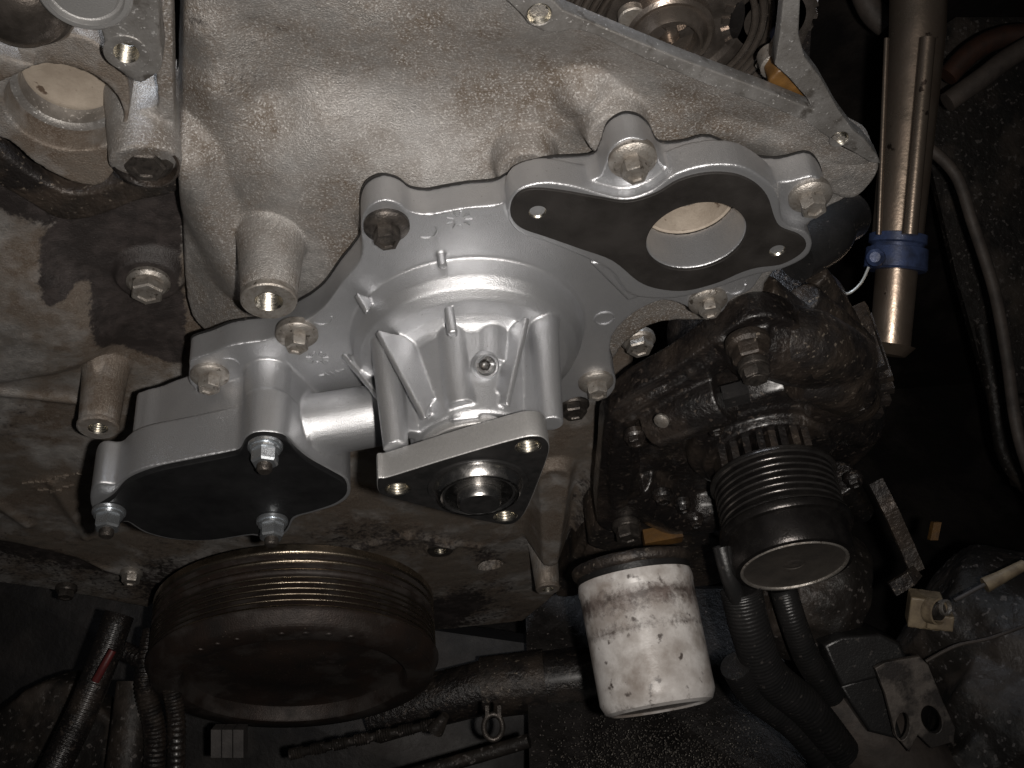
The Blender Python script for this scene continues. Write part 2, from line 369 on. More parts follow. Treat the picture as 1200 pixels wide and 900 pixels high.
# ================================================================== TIMING COVER
rail_out = [(560, -75), (600, -32), (650, 2), (660, 12), (727, 40), (793, 67), (860, 92), (900, 107), (938, 123), (957, 132)]
cover_poly_px = [(222, -90), (214, -30), (208, 60), (206, 200), (208, 300), (214, 395), (240, 420), (330, 440), (450, 470), (600, 480), (690, 450), (716, 424), (738, 396), (772, 374), (832, 370),
                 (884, 372), (898, 330), (930, 300), (960, 262), (1004, 234), (1030, 194), (1010, 160), (957, 130), (900, 105), (793, 65), (727, 38), (650, 0), (560, -80), (400, -130)]
ctrl = [(212, -40, -32), (210, 60, -31), (208, 150, -31), (208, 300, -36), (212, 390, -36), (235, 40, -20), (248, 110, -17), (236, 190, -20), (265, -30, -19), (292, 30, -24), (315, 110, -24), (330, 60, -24), (420, 40, -20),
        (330, 160, -15), (380, 150, -13), (460, 165, -13), (430, 105, -22), (540, 90, -19), (560, 150, -15), (600, 70, -17), (585, 20, -10), (650, 70, -15), (690, 90, -16), (640, 34, -3), (700, 48, -2), (790, 95, -2), (770, 112, -9), (860, 155, -9), (880, 130, -2), (960, 165, -2),
        (1005, 190, -3), (930, 195, -7), (990, 215, -12), (840, 150, -9), (300, 250, -12), (270, 290, -15), (250, 250, -19), (232, 270, -26), (290, 365, -13), (400, 250, -6), (380, 320, -4), (500, 222, -4), (560, 222, -4),
        (600, 160, -13), (670, 165, -13), (640, 130, -14), (700, 140, -10), (800, 165, -6), (560, 350, -9), (820, 290, -9), (860, 350, -6), (780, 380, -6), (700, 440, -8), (450, 440, -9), (300, 420, -8), (470, -60, -20), (350, -60, -22)]
a0 = px(150, -110, -30); us = np.arange(-215, 190, 1.0); vs_ = np.arange(-10, 330, 1.0); U, V = np.meshgrid(us, vs_)
H = tps(ctrl, U, V)
H += .30 * fbm(U, V, 30, 3) + .05 * fbm(U, V, 4, 4)
# long soft ridge from the seam to the threaded boss, and the rounded shoulder above it
pa, pb = px(222, 196, -14), px(290, 345, -10)
d, t = seg_d(U, V, pa, pb); H = smax(H, -9 - .055 * d ** 2 * (1 + .0 * t), 6)
H = smax(H, boss_h(U, V, 315, 352, 25, 11.6, .10), 5)
H = smax(H, boss_h(U, V, 616, 203, -.5, 11.5, .22), 6)
H = smax(H, boss_h(U, V, 722, 160, -.5, 11.5, .24), 7)
H = smax(H, boss_h(U, V, 448, 262, -.5, 10, .25), 7)
pa, pb = px(690, 132, -3), px(722, 150, -3); d, t = seg_d(U, V, pa, pb); H = smax(H, -5 - .06 * d ** 2, 5)
pa, pb = px(850, 150, -8), px(990, 185, -8); d, t = seg_d(U, V, pa, pb); H = smax(H, -5.5 - .05 * d ** 2, 5)
# bore of the boss
c = px(315, 352, 25); dd = np.hypot(U - c[0], V - c[1]); H = np.where(dd < 6.0, np.minimum(H, 12), H)
# coolant passage behind the pump inlet
c = px(815, 276, 0); dd = np.hypot(U - c[0], V - c[1]); H = np.where(dd < 40, np.minimum(H, -14 + np.maximum(dd - 27, 0) * .9 + (U - c[0]) * .06 - (V - c[1]) * .10), H)
cov_uv = [tuple(px(x, y, -1 if (x > 500 and y < 200) else -9)[:2]) for x, y in cover_poly_px]
sd = sdpoly(U, V, spline([np.array([a, b, 0]) for a, b in cov_uv], 3) and [(q[0], q[1]) for q in spline([np.array([a, b, 0]) for a, b in cov_uv], 3)])
H = smin(H, H - np.maximum(sd + 1.0, 0) * 6, .1)
H = H - np.maximum(sd + 2, 0) ** 2 * .3
stn = np.zeros(U.shape)
def blot(x, y, w, rx, amt):
    c = px(x, y, w); return amt * np.exp(-((U - c[0]) ** 2 + (V - c[1]) ** 2) / rx ** 2)
stn += blot(400, 262, -6, 10, .16) + blot(230, 300, -25, 16, .12) + blot(780, 378, -6, 20, .18) + blot(880, 350, -6, 16, .25) + blot(268, 100, -18, 18, .34) + blot(300, 30, -22, 16, .3) + blot(420, 30, -20, 26, .26) + blot(345, 110, -20, 14, .28) + blot(510, 110, -20, 28, .2) + blot(225, 20, -26, 10, .3) + blot(215, 330, -34, 10, .3) + blot(560, 60, -18, 16, .22) + blot(640, 120, -14, 25, .12) + blot(880, 130, -4, 18, .12) + blot(240, 240, -20, 14, .2) + blot(420, 230, -8, 16, .2) + blot(285, 320, -14, 10, .2)  # grime blots; those along the left crease also paint in its shade
cover = thing("timing_cover", "large weathered pale beige aluminium timing cover behind the new pump", "engine cover", px(450, 150, -15))
edge_px = [(545, -110), (600, -42), (652, 4), (727, 41), (793, 68), (900, 108), (957, 131), (1010, 160), (1030, 193)]
e_uv = [px(x, y, 0) for x, y in edge_px]; ed = np.full(U.shape, 1e9)
for a, b in zip(e_uv[:-1], e_uv[1:]): ed = np.minimum(ed, seg_d(U, V, a, b)[0])
link("casting", grid_mesh(U, V, H, (H > -62) & ~((ed < 30) & (sd > -3.0)) & (ed < 1e8), stn), M['cover'], cover, True)
# machined rail along the open top right edge
rail_px = [(560, -85), (600, -40), (630, -14), (650, 2), (660, 12), (727, 40), (793, 67), (860, 92), (900, 107), (925, 117), (952, 128), (946, 116), (925, 92), (908, 76), (914, 40), (918, 0), (922, -70), (942, -70), (938, 0), (936, 40), (943, 67), (962, 92), (982, 128), (1000, 153), (1013, 163), (1028, 182), (1032, 192), (1020, 191),
           (1007, 183), (985, 172), (970, 161), (943, 142), (893, 122), (827, 99), (760, 71), (700, 42), (680, 36), (668, 35), (656, 39), (640, 38), (622, 30), (608, 14), (585, -8), (545, -50)]
ro = [(px(x, y, 2)[0], px(x, y, 2)[1]) for x, y in rail_px]
h1 = px(632, 17, 2); h2 = px(984, 163, 2)
plate("gasket_rail", [ro, circle(h1, 4.3, 24), circle(h2, 3.6, 20)], -5, 2, M['machined'], cover, .7)
for h_, r_ in ((h1, 4.3), (h2, 3.6)):
    tb = MB(); annulus_thread(tb, h_, N3, r_, 9); tb.build("rail_thread", M['thread'], cover)
eb = MB(); add_mesh(eb, plate_mesh([outline([(955, 172), (985, 170), (1012, 180), (1031, 193), (1026, 212), (1004, 234), (980, 232), (960, 215)], -3, 4)], -26, -3.5, 2, 2)); link("end_lug", cast(eb, 1.0, 7, .5, 15), M['cover'], cover, True)
# threaded boss: machined face ring and thread
c = px(315, 352, 25)
mb = MB(); mb.lathe(c, N3, [(6.0, -1.5), (6.0, .7), (6.6, 1.0), (11.3, 1.0), (11.9, .4), (12.1, -2)], 40, close=False); mb.build("boss_face", M['old_bolt'], cover)
mb = MB(); annulus_thread(mb, c + N3 * .8, N3, 6.0, 12, 7); mb.build("boss_thread", M['thread'], cover)
# ================================================================== FRONT CASE (left and below)
fc_poly_px = [(-320, 150), (-120, 60), (0, 140), (120, 190), (190, 180), (260, 200), (420, 260), (700, 380), (742, 420), (735, 520), (716, 560), (712, 610), (690, 660), (668, 690), (652, 706), (630, 728), (596, 756), (560, 774), (520, 788), (470, 800), (400, 800), (300, 760), (200, 720), (170, 745), (130, 738), (60, 728), (0, 720), (-120, 704), (-420, 680)]
us = np.arange(-440, 100, 1.0); vs_ = np.arange(-430, 190, 1.0); U, V = np.meshgrid(us, vs_)
fctrl = [(-60, 250, -40), (60, 260, -42), (150, 250, -44), (195, 250, -46), (195, 330, -46), (195, 400, -44), (120, 400, -40), (40, 330, -36), (40, 400, -34), (100, 400, -36), (-40, 480, -36), (40, 480, -38), (40, 550, -42), (-60, 580, -44), (100, 580, -42), (60, 635, -46), (150, 640, -44), (200, 470, -40), (300, 640, -38), (420, 620, -36), (520, 620, -36), (540, 690, -44), (600, 560, -36), (660, 520, -38), (690, 560, -40), (640, 640, -42), (450, 480, -34), (600, 740, -50), (300, 720, -46), (220, 680, -44), (0, 200, -40), (100, 200, -42), (700, 440, -45), (560, 785, -52), (400, 810, -50), (650, 770, -52), (500, 820, -54)]
H = tps(fctrl, U, V) + .35 * fbm(U, V, 28, 8) + .06 * fbm(U, V, 4, 9)
H = smax(H, boss_h(U, V, 115, 501, -2, 10.2, .05), 4)
H = smax(H, boss_h(U, V, 174, 330, -38, 15, .5), 4)
H = smax(H, boss_h(U, V, 642, 690, -6, 8.5, .06), 5)
H = smax(H, boss_h(U, V, 516, 645, -35, 11, .3), 3)
pa, pb = px(650, 560, -30), px(645, 660, -14); d, t = seg_d(U, V, pa, pb); H = smax(H, (-30 + 16 * t) - np.maximum(d - 10 + 5 * t, 0) * 2.2, 5)
pa, pb = px(720, 540, -30), px(690, 640, -20); d, t = seg_d(U, V, pa, pb); H = smax(H, -30 - np.maximum(d - 6, 0) * 1.5, 6)
for q in (((-60, 445), (90, 470)), ((-40, 650), (140, 682)), ((60, 570), (100, 640)), ((-20, 590), (30, 625)), ((480, 625), (560, 640)), ((420, 640), (480, 622))):
    pa, pb = px(*q[0], -38), px(*q[1], -38); d, t = seg_d(U, V, pa, pb); H = H + 3.0 * np.exp(-(d / 4.0) ** 2)
shelf = sdpoly(U, V, outline([(-300, 595), (-120, 626), (0, 642), (60, 654), (120, 672), (165, 688), (230, 720), (230, 900), (-300, 900)], -44, 3)); H = H - 16 / (1 + np.exp(np.clip(shelf / 1.5, -30, 30)))
# raised step left of the stain
sdp = sdpoly(U, V, outline([(-80, 130), (40, 215), (60, 300), (95, 345), (130, 400), (60, 430), (-80, 420)], -38)); H = H + 7 / (1 + np.exp(np.clip(sdp / 2.0, -30, 30)))
c = px(575, 665, -40); dd = np.hypot(U - c[0], V - c[1]); H = np.where(dd < 9, H - 14, H)
c = px(516, 645, -35); dd = np.hypot(U - c[0], V - c[1]); H = np.where(dd < 4.6, H - 10, H)
c = px(642, 690, -6); dd = np.hypot(U - c[0], V - c[1]); H = np.where(dd < 4.2, H - 8, H)
c = px(115, 501, -2); dd = np.hypot(U - c[0], V - c[1]); H = np.where(dd < 5.2, H - 11, H)
fuv = [(px(x, y, -40)[0], px(x, y, -40)[1]) for x, y in fc_poly_px]; sd = sdpoly(U, V, fuv)
H = H - np.maximum(sd + 2, 0) ** 2 * .4
stn = np.zeros(U.shape)
def inpoly(pp, w, soft=5): return 1 / (1 + np.exp(np.clip(sdpoly(U, V, outline(pp, w)) / soft, -30, 30)))
stn += 1.1 * inpoly([(50, 275), (75, 262), (150, 262), (205, 262), (212, 330), (214, 420), (180, 418), (150, 405), (118, 385), (108, 330), (95, 320), (60, 330)], -43, 2.0)
stn += 1.0 * inpoly([(-60, 130), (40, 170), (130, 205), (205, 200), (208, 265), (130, 262), (60, 255), (-60, 190)], -42, 3)
stn += .42 * inpoly([(560, 640), (600, 665), (640, 720), (600, 790), (480, 800), (500, 720), (540, 690)], -44, 6)
stn += .4 * inpoly([(180, 660), (330, 640), (480, 660), (560, 720), (400, 790), (200, 740)], -42, 8)
stn += .33 * inpoly([(170, 540), (240, 610), (420, 600), (600, 620), (640, 560), (700, 560), (700, 660), (560, 660), (380, 640), (170, 640)], -40, 7) + .2 * inpoly([(-80, 330), (40, 340), (90, 420), (60, 520), (-80, 520)], -38, 12)
stn += .35 * inpoly([(-80, 560), (100, 620), (200, 650), (160, 700), (-80, 660)], -42, 8) + .25 * inpoly([(40, 470), (95, 560), (60, 590), (-40, 500)], -40, 8)
stn += .4 * inpoly([(690, 540), (740, 500), (740, 650), (680, 690)], -36, 5) + .2 * inpoly([(380, 560), (560, 620), (480, 650), (380, 640)], -38, 10)
stn += .42 / (1 + np.exp(np.clip(shelf / 3, -30, 30)))
case = thing("front_case", "stained lower aluminium front case with black oil patch, left of and below the pump", "engine casting", px(60, 450, -38))
link("casting", grid_mesh(U, V, H, H > -96, stn), M['case'], case, True)
for (x, y, w, r) in ((115, 501, -2, 5.2), (642, 690, -6, 4.2), (516, 645, -35, 4.6)):
    c = px(x, y, w); mb = MB(); mb.lathe(c, N3, [(r, -1), (r, .8), (r * 1.9, .8), (r * 2.08, 0), (r * 2.1, -1.5)], 36, close=False); mb.build("boss_face", M['case'] if y != 645 else M['dark_bolt'], case)
    mb = MB(); annulus_thread(mb, c + N3 * .5, N3, r, 9, 6); mb.build("boss_thread", M['thread'], case)
flange_bolt("bolt", px(174, 330, -37), case, M['old_bolt'], 10.5, 8.2, 7, rot=.2)
flange_bolt("bolt", px(748, 398, -34), case, M['old_bolt'], 9.5, 7.5, 6)
flange_bolt("bolt", px(672, 474, -34), case, M['dark_bolt'], 9.5, 7.5, 6)
flange_bolt("bolt", px(154, 672, -44), case, M['old_bolt'], 8, 6.4, 6)
flange_bolt("bolt", px(78, 690, -60), case, M['dark_bolt'], 8, 6.4, 6)
# rows of raised casting strokes low on the left
mb = MB()
for row, (x0, y0) in enumerate(((28, 573), (46, 581), (62, 565))):
    for k in range(7 - row):
        x = x0 + k * 7.5; y = y0 - k * 1.4; p_ = px(x, y, -38); iu = int(round(p_[0] + 440)); iv = int(round(p_[1] + 430)); c = np.array([p_[0], p_[1], H[iv, iu]]); a = random.uniform(-.7, .7)
        e = np.array([math.cos(a), math.sin(a), 0]); mb.box(c, e * 1.7, np.array([-e[1], e[0], 0]) * .45, N3 * 1.2)
mb.build("casting_marks", M['case'], case, smooth=False)['kind'] = 'stuff'
# ================================================================== WATER PUMP
A0 = np.array([-22.0, 64.0, 0.0])
pump = thing("water_pump", "new bright cast aluminium water pump bolted to the weathered engine front", "water pump", A0)
flange_px = [(222, 432), (222, 424), (228, 420), (247, 414), (267, 406), (287, 402), (310, 399), (332, 391), (350, 380), (367, 370), (382, 357), (400, 332), (415, 314), (424, 298), (423, 266), (426, 250), (434, 240), (450, 234), (468, 238), (482, 248), (502, 251), (525, 247), (550, 243), (582, 240), (594, 234), (606, 228),
             (640, 214), (696, 210), (708, 196), (716, 174), (734, 162), (752, 163), (766, 174), (778, 194), (806, 194), (840, 188), (880, 208), (920, 213), (952, 206), (966, 215), (972, 234), (962, 252), (944, 264), (934, 285), (912, 300), (896, 318), (880, 340), (858, 350), (846, 366), (826, 372), (806, 360),
             (780, 352), (755, 360), (732, 376), (716, 398), (717, 428), (722, 450), (712, 466), (694, 470), (676, 466), (640, 480), (560, 500), (470, 490), (400, 482), (330, 472), (270, 466), (236, 460), (222, 448)]
bore_c = px(815.5, 276, 20); bore_r = .5 * np.linalg.norm(px(757, 281, 20) - px(874, 270, 20))
fl = outline(flange_px, 14, 4)
mb = MB()
add_mesh(mb, plate_mesh([fl, circle(bore_c, bore_r - .3, 64)], 0, 14, .05, 0))
gasket_px = [(598, 250), (602, 234), (614, 224), (632, 222), (660, 225), (700, 232), (735, 237), (768, 228), (796, 212), (828, 204), (860, 205), (884, 215), (900, 232), (908, 256), (916, 268), (936, 276), (945, 286), (938, 298), (916, 310), (888, 314), (868, 320), (840, 332), (804, 341), (772, 339), (748, 330), (718, 306), (680, 292), (640, 278), (616, 270), (604, 262)]
pad_px = [(595, 250), (598, 232), (612, 220), (640, 214), (676, 219), (706, 228), (735, 233), (764, 224), (790, 205), (826, 194), (866, 194), (894, 208), (912, 226), (916, 254), (926, 266), (944, 272), (952, 286), (944, 302), (916, 316), (888, 322), (868, 328), (840, 338), (790, 350), (740, 346), (716, 318), (680, 300), (640, 284), (614, 276), (600, 264)]
pad = outline(pad_px, 20, 4)
add_mesh(mb, plate_mesh([pad, circle(bore_c, bore_r - .3, 64)], 6, 20, .05, 0))
seal_me = plate_mesh([[(p[0], p[1]) for p in outline(flange_px, 14, 4)], circle(bore_c, bore_r + 2, 64)], -.8, .6, .3, 1)
# raised web between pad and volute
g = [px(*p, 14) for p in ((690, 300), (735, 345), (775, 332), (740, 300))]; mb.prism([q - N3 * 4 for q in g], N3 * 8)
# volute and bearing tower
AX = A0
mb.lathe(AX, N3, [(54.5, 8), (54.5, 14.5), (52.8, 22), (50, 27), (45, 30), (38, 31.5), (34, 34), (32, 37), (32, 40), (30.4, 58), (28.4, 75), (27.6, 76.4), (20, 76.6)], 96)
pl = px(464, 526, 84); pr = px(646, 497, 82)
for p, r0, r1 in ((pl, 7.6, 5.4), (pr, 7.2, 5.2)):
    base = np.array([AX[0] + (p[0] - AX[0]) * 1.08, AX[1] + (p[1] - AX[1]) * 1.0 , 20.]); mb.tube([base, base * .5 + .5 * p, p], [r0, (r0 + r1) / 2, r1], 20)
    for k in range(3):   # web from post to tower
        pass
    mid = np.array([AX[0] + (p[0] - AX[0]) * .6, AX[1] + (p[1] - AX[1]) * .6, 0])
    e = np.array([p[0] - AX[0], p[1] - AX[1], 0]); e /= np.linalg.norm(e); f = np.array([-e[1], e[0], 0])
    mb.box((mid[0], mid[1], 54), e * 11, f * 3.2, N3 * 22)
# mid rib on top of the tower, cast stepping pad beneath, block with the weep hole
c0 = px(530, 372, 36); c1 = px(541, 462, 76)
up = np.array([0, 1.0, 0])
mb.tube([np.array([c0[0], AX[1] + 27, 24]), np.array([c1[0] - 1, AX[1] + 26, 60]), np.array([c1[0], AX[1] + 25.5, 72])], [7.4, 7.0, 6.6], 20)
mb.box((c1[0] + 1, AX[1] + 22.6, 73), (5.8, 0, 0), (0, 4.0, 0), (0, 0, 5))
mb.lathe((-13.5, AX[1] + 23.6, 0), N3, [(9.4, 22), (9.2, 40), (9.0, 52.5)], 36)
mb.lathe((-13.5, AX[1] + 17.5, 0), N3, [(8.4, 22), (8.2, 60)], 30)
# diagonal gussets
def gusset(p, q, foot, th=1.25):
    p, q, foot = (np.asarray(a, float) for a in (p, q, foot)); nn = np.cross(q - p, foot - p); nn /= np.linalg.norm(nn); mb.prism([p - nn * th, q - nn * th, foot - nn * th], nn * 2 * th)
gusset(px(441, 388, 33), px(497, 492, 79), np.array([AX[0] - 8, AX[1] + 10, 30]))
gusset(px(619, 372, 34), px(595, 476, 78), np.array([AX[0] + 4, AX[1] + 10, 30]))
gusset(px(441, 388, 33), px(497, 492, 79), np.array([AX[0] - 14, AX[1] + 4, 54]))
gusset(px(619, 372, 34), px(595, 476, 78), np.array([AX[0] + 6, AX[1] + 4, 54]))
gusset(px(416, 345, 17), px(430, 368, 27), px(436, 352, 16), 1.4)
gusset(px(400, 415, 18), px(446, 470, 44), px(452, 430, 18), 1.6)
gusset(px(647, 425, 30), px(648, 470, 62), np.array([AX[0] + 20, AX[1] + 4, 34]), 1.6)
# short pin ribs on the fillets
for (x0, y0, w0, x1, y1, w1, r) in ((517, 299, 14.5, 519, 313, 22, 2.0), (526, 362, 32, 531, 392, 47, 2.3)):
    mb.tube([px(x0, y0, w0), px(x1, y1, w1)], r, 10)
# chamber: back part, front slab, post bosses
slab_px = [(106, 590), (108, 572), (118, 566), (136, 567), (150, 556), (170, 548), (200, 542), (240, 534), (268, 529), (281, 525), (286, 514), (298, 507), (322, 507), (338, 513), (350, 526), (366, 539), (392, 553), (408, 563), (410, 580), (396, 592), (368, 601), (346, 608), (338, 622), (326, 632), (308, 634), (296, 628), (247, 634), (205, 633), (170, 625), (148, 612), (136, 617), (116, 612)]
slab = outline(slab_px, 55, 4)
add_mesh(mb, plate_mesh([slab], 31, 55, .05, 0))
back_px = [(150, 572), (158, 562), (178, 557), (200, 549), (230, 540), (262, 532), (281, 526), (290, 512), (322, 510), (344, 522), (366, 541), (392, 556), (400, 570), (392, 586), (360, 598), (300, 618), (240, 622), (190, 612)]
add_mesh(mb, plate_mesh([outline(back_px, 55, 4)], 4, 40, .05, 0))
box_px = [(226, 548), (286, 533), (300, 520), (330, 520), (352, 545), (330, 600), (240, 600)]
add_mesh(mb, plate_mesh([outline(box_px, 55, 1, False)], 10, 50, .05, 0))
c = px(311, 522, 55); mb.lathe((c[0], c[1], 0), N3, [(11.5, 8), (10.6, 30), (9.6, 55)], 28)
# pipe from chamber to volute
pa = px(362, 500, 33); pb = px(480, 480, 30); mb.tube([pa, pb], [15.5, 15.0], 40)
pc = px(368, 505, 33); mb.tube([pc + np.array([-25, -5, 0]), pc + np.array([2, 0, 0])], [15, 19.5], 30)
q_ = np.array([v.co[:] for v in seal_me.vertices]); sc_ = q_[:, :2].mean(0)
for v in seal_me.vertices:
    d_ = Vector((v.co.x - AX[0], v.co.y - AX[1], 0)); v.co += d_.normalized() * .35
link("flange_seal", seal_me, M['rubber'], pump, True, 40)
hm = cast(mb, .7, 5); WH = px(570, 429, 57.5); WA = np.array([.12, .74, .66]); WA /= np.linalg.norm(WA)
def off_axis(p):
    d = np.array(p) - WH; h = d.dot(WA); return h, np.linalg.norm(d - h * WA)

bm = bmesh.new(); bm.from_mesh(hm); bmesh.ops.delete(bm, geom=[v for v in bm.verts if 45 < v.co.z < 66 and abs(off_axis(v.co)[0]) < 6 and off_axis(v.co)[1] < 4.0], context='VERTS'); bm.to_mesh(hm); bm.free()
housing = link("housing", hm, M['pump'], pump, True)
# machined collar at the end of the tower
mb = MB(); mb.lathe(AX + N3 * 76, N3, [(25.4, -1), (25.4, 3.2), (24.8, 3.8), (22.6, 3.8), (22.4, 2.6), (20.5, 2.6), (20.5, 4.6), (17, 4.6), (16.8, 1)], 72); mb.build("tower_collar", M['ground_steel'], pump)
# weep hole
mb = MB(); mb.lathe(WH, WA, [(6.2, -3.4), (5.6, -.4), (4.9, .3), (4.2, -.1), (4.0, -8)], 32, close=False); mb.lathe(WH - WA * 7.5, WA, [(4.1, 0), (2.3, .1), (2.2, 4.4), (1.4, 4.9), (.1, 4.9)], 24, close=False, m=1); mb.build("weep_hole", [M["pump"], M["oily"]], pump)  # hole core in a dark material, painting in the shade inside
# inlet gasket with two threaded holes
gk = outline(gasket_px, 21.2, 4); g1 = px(630, 249, 21.2); g2 = px(911, 294, 21.2)
plate("inlet_gasket", [gk, circle(bore_c, bore_r, 72), circle(g1, 3.6, 24), circle(g2, 3.5, 24)], 19.6, 21.2, M['gasket'], pump, .3)
for g_, r in ((g1, 3.6), (g2, 3.5)):
    mb = MB(); annulus_thread(mb, g_ - N3 * .5, N3, r, 7, 6); mb.build("thread_insert", M['thread'], pump)
# passage wall seen through the inlet
mb = MB(); cc = np.array([bore_c[0], bore_c[1], 0]); mb.lathe(cc, N3, [(bore_r + 1, -1), (bore_r - .4, 0), (bore_r - 1.6, -.3), (bore_r - 2.0, -3), (bore_r - 3.4, -13)], 64, close=False); mb.build("inlet_seat", M['beige_inside'], pump)
# black chamber cover plate with its three nuts
plate_px = [(133, 584), (146, 569), (162, 560), (190, 551), (230, 543), (267, 535.5), (281, 531), (288, 519), (300, 512.5), (320, 512.5), (335, 517), (347, 530), (363, 543), (390, 558), (404, 567), (406, 579), (393, 590), (367, 599), (344, 606), (337, 619), (326, 630), (309, 632), (297, 626), (247, 633), (207, 632), (173, 624), (150, 611), (138, 615), (118, 612), (110, 600), (118, 594)]
plate("cover_plate", [outline(plate_px, 58, 4)], 55.0, 58.0, M['black_plate'], pump, .5)
def nut_stack(c, name="cover_bolt"):
    mb = MB(); mb.lathe(c, N3, [(7.6, 0), (7.9, .4), (7.9, 1.8), (7.4, 2.2), (5, 2.2)], 36)
    mb.lathe(c + N3 * 2.2, N3, [(6.6, 0), (6.8, .3), (6.8, 1.6), (6.4, 1.8), (4, 1.8)], 36)
    rot = random.uniform(0.1, .7); vs = []; fs = []; rows = [(6.2, 4.0), (6.2, 9.4), (5.4, 10.4), (3.9, 10.5)]
    for rr, hh in rows:
        for x, y in hexpts(rr, rot): vs.append(c + np.array([x, y, hh]))
    for j in range(3):
        for i in range(6): fs.append((j * 6 + i, j * 6 + (i + 1) % 6, j * 6 + 6 + (i + 1) % 6, j * 6 + 6 + i))
    fs += [tuple(range(18, 24)), tuple(range(6))[::-1]]; mb.add(vs, fs)
    o = mb.build(name, M['zinc'], pump, angle=30)
    m2 = MB(); prof = [(3.3, 9)]
    for i in range(5): prof += [(3.5, 10.2 + i * .8), (3.1, 10.6 + i * .8)]
    m2.lathe(c, N3, prof + [(2.6, 14.4)], 24); s = m2.build("stud", M['dark_bolt'], o); return o
for (x, y) in ((311, 521), (128, 598), (319, 609)): nut_stack(px(x, y, 58))
# mounting bolts
for (x, y, w, mt, r, hx, h) in ((453, 266, 14, 'dark_bolt', 10.0, 6.8, 9), (741, 188, 14, 'old_bolt', 10.2, 6.6, 9), (949, 231, 14, 'old_bolt', 9.6, 6.8, 8), (829, 354, 14, 'old_bolt', 9.6, 6.2, 7), (698, 449, 14, 'old_bolt', 9.4, 6.6, 8), (348, 393, 14, 'old_bolt', 10.2, 6.6, 8), (246, 441, 14, 'old_bolt', 9.6, 6.8, 8)):
    flange_bolt("mounting_bolt", px(x, y - 3, w), pump, M[mt], r * .95, hx * .82, h * .85, washer=2.4)
# clock-dial casting marks and part code strokes, raised rings by the bolts
mb = MB()
for (x, y, n) in ((538, 258, 9), (372, 420, 11)):
    c = px(x, y, 14)
    for k in range(n):
        a = 2 * math.pi * k / n; e = np.array([math.cos(a), math.sin(a), 0]); mb.box(c + e * 4.0, e * 1.4, np.array([-e[1], e[0], 0]) * .4, N3 * .5)
for k in range(5):
    c = px(377 + k * 6, 440 - k * 1.6, 14); a = random.uniform(-1, 1); e = np.array([math.cos(a), math.sin(a), 0]); mb.box(c, e * 1.3, np.array([-e[1], e[0], 0]) * .4, N3 * .5)
for (x, y, a0_, a1_) in ((499, 270, -2.2, .6), (377, 373, -2.6, .2), (268, 427, -.2, 2), (708, 373, 0, 6.2), (862, 337, -2.4, .4)):
    c = px(x, y, 14); mb.tube([c + 4.6 * np.array([math.cos(a), math.sin(a), 0]) for a in np.linspace(a0_, a1_, 14)], .5, 6)
mb.build("casting_marks", M['pump'], pump)['kind'] = 'stuff'
# triangular drive flange
FW = 97.0
tri_px = [(442, 562), (443, 575), (453, 582), (490, 592), (540, 605), (577, 613), (597, 615), (610, 608), (621, 590), (638, 547), (644, 526), (640, 515), (628, 511), (603, 515), (523, 538), (457, 558.5), (447, 560)]
tri = outline(tri_px, FW, 5)
holes = [px(466, 573, FW), px(619, 523, FW), px(592, 605, FW)]
cen = px(559, 568, FW)
me = plate_mesh([tri] + [circle(h, 4.6, 28) for h in holes], FW - 12.5, FW, .7)
me.materials.append(M['ground_steel']); me.materials.append(M['dark_reflection'])
mi = np.array([1 if (p.normal.z > .9 and p.center.z > FW - .5) else 0 for p in me.polygons], np.int32); me.polygons.foreach_set("material_index", mi)  # front face gets the painted dark reflection, sides stay plain steel
fo = link("drive_flange", me, [M['ground_steel'], M['dark_reflection']], pump, True, 35)
for h in holes:
    mb = MB(); annulus_thread(mb, h - N3 * .1, N3, 4.6, 10, 7); mb.lathe(h, N3, [(4.6, -.2), (5.3, .15), (5.5, .05)], 28, close=False); mb.build("threaded_hole", M['thread'], fo)
sh = px(560, 583, 106); hx = np.array([AX[0] - 1.0, cen[1] - .5, FW])
mb = MB(); mb.lathe(hx, N3, [(21.5, -3), (21.5, .4), (21.2, .9), (19.4, .9), (18.8, .5)], 72); mb.build("hub_step", M['dark_reflection'], fo)
mb = MB(); mb.lathe(hx, N3, [(19.4, -2), (19.4, .4), (17.6, 5.0), (17.2, 5.4), (16.2, 5.4), (15.4, 4.6)], 72); mb.build("hub_ring", M['steel'], fo)
mb = MB(); mb.lathe(hx, N3, [(15.4, 0), (15.4, 4.65), (11, 4.4), (9.6, 4.6)], 60); mb.build("hub_face", M['dark_reflection'], fo)
mb = MB(); mb.lathe(hx, N3, [(9.4, 0), (9.4, 8.4), (8.6, 9.6)], 60, close=False); mb.lathe(hx, N3, [(8.6, 9.6), (7.6, 9.7), (7.2, 8.6), (2.5, 8.6), (2.0, 9.2)], 60, m=1); mb.build("shaft", [M['steel'], M['dark_reflection']], fo)
# shaft behind the flange
mb = MB(); mb.lathe(AX, N3, [(13, 80), (13, FW - 12)], 40); mb.build("bearing_shaft", M['dark_bolt'], pump)
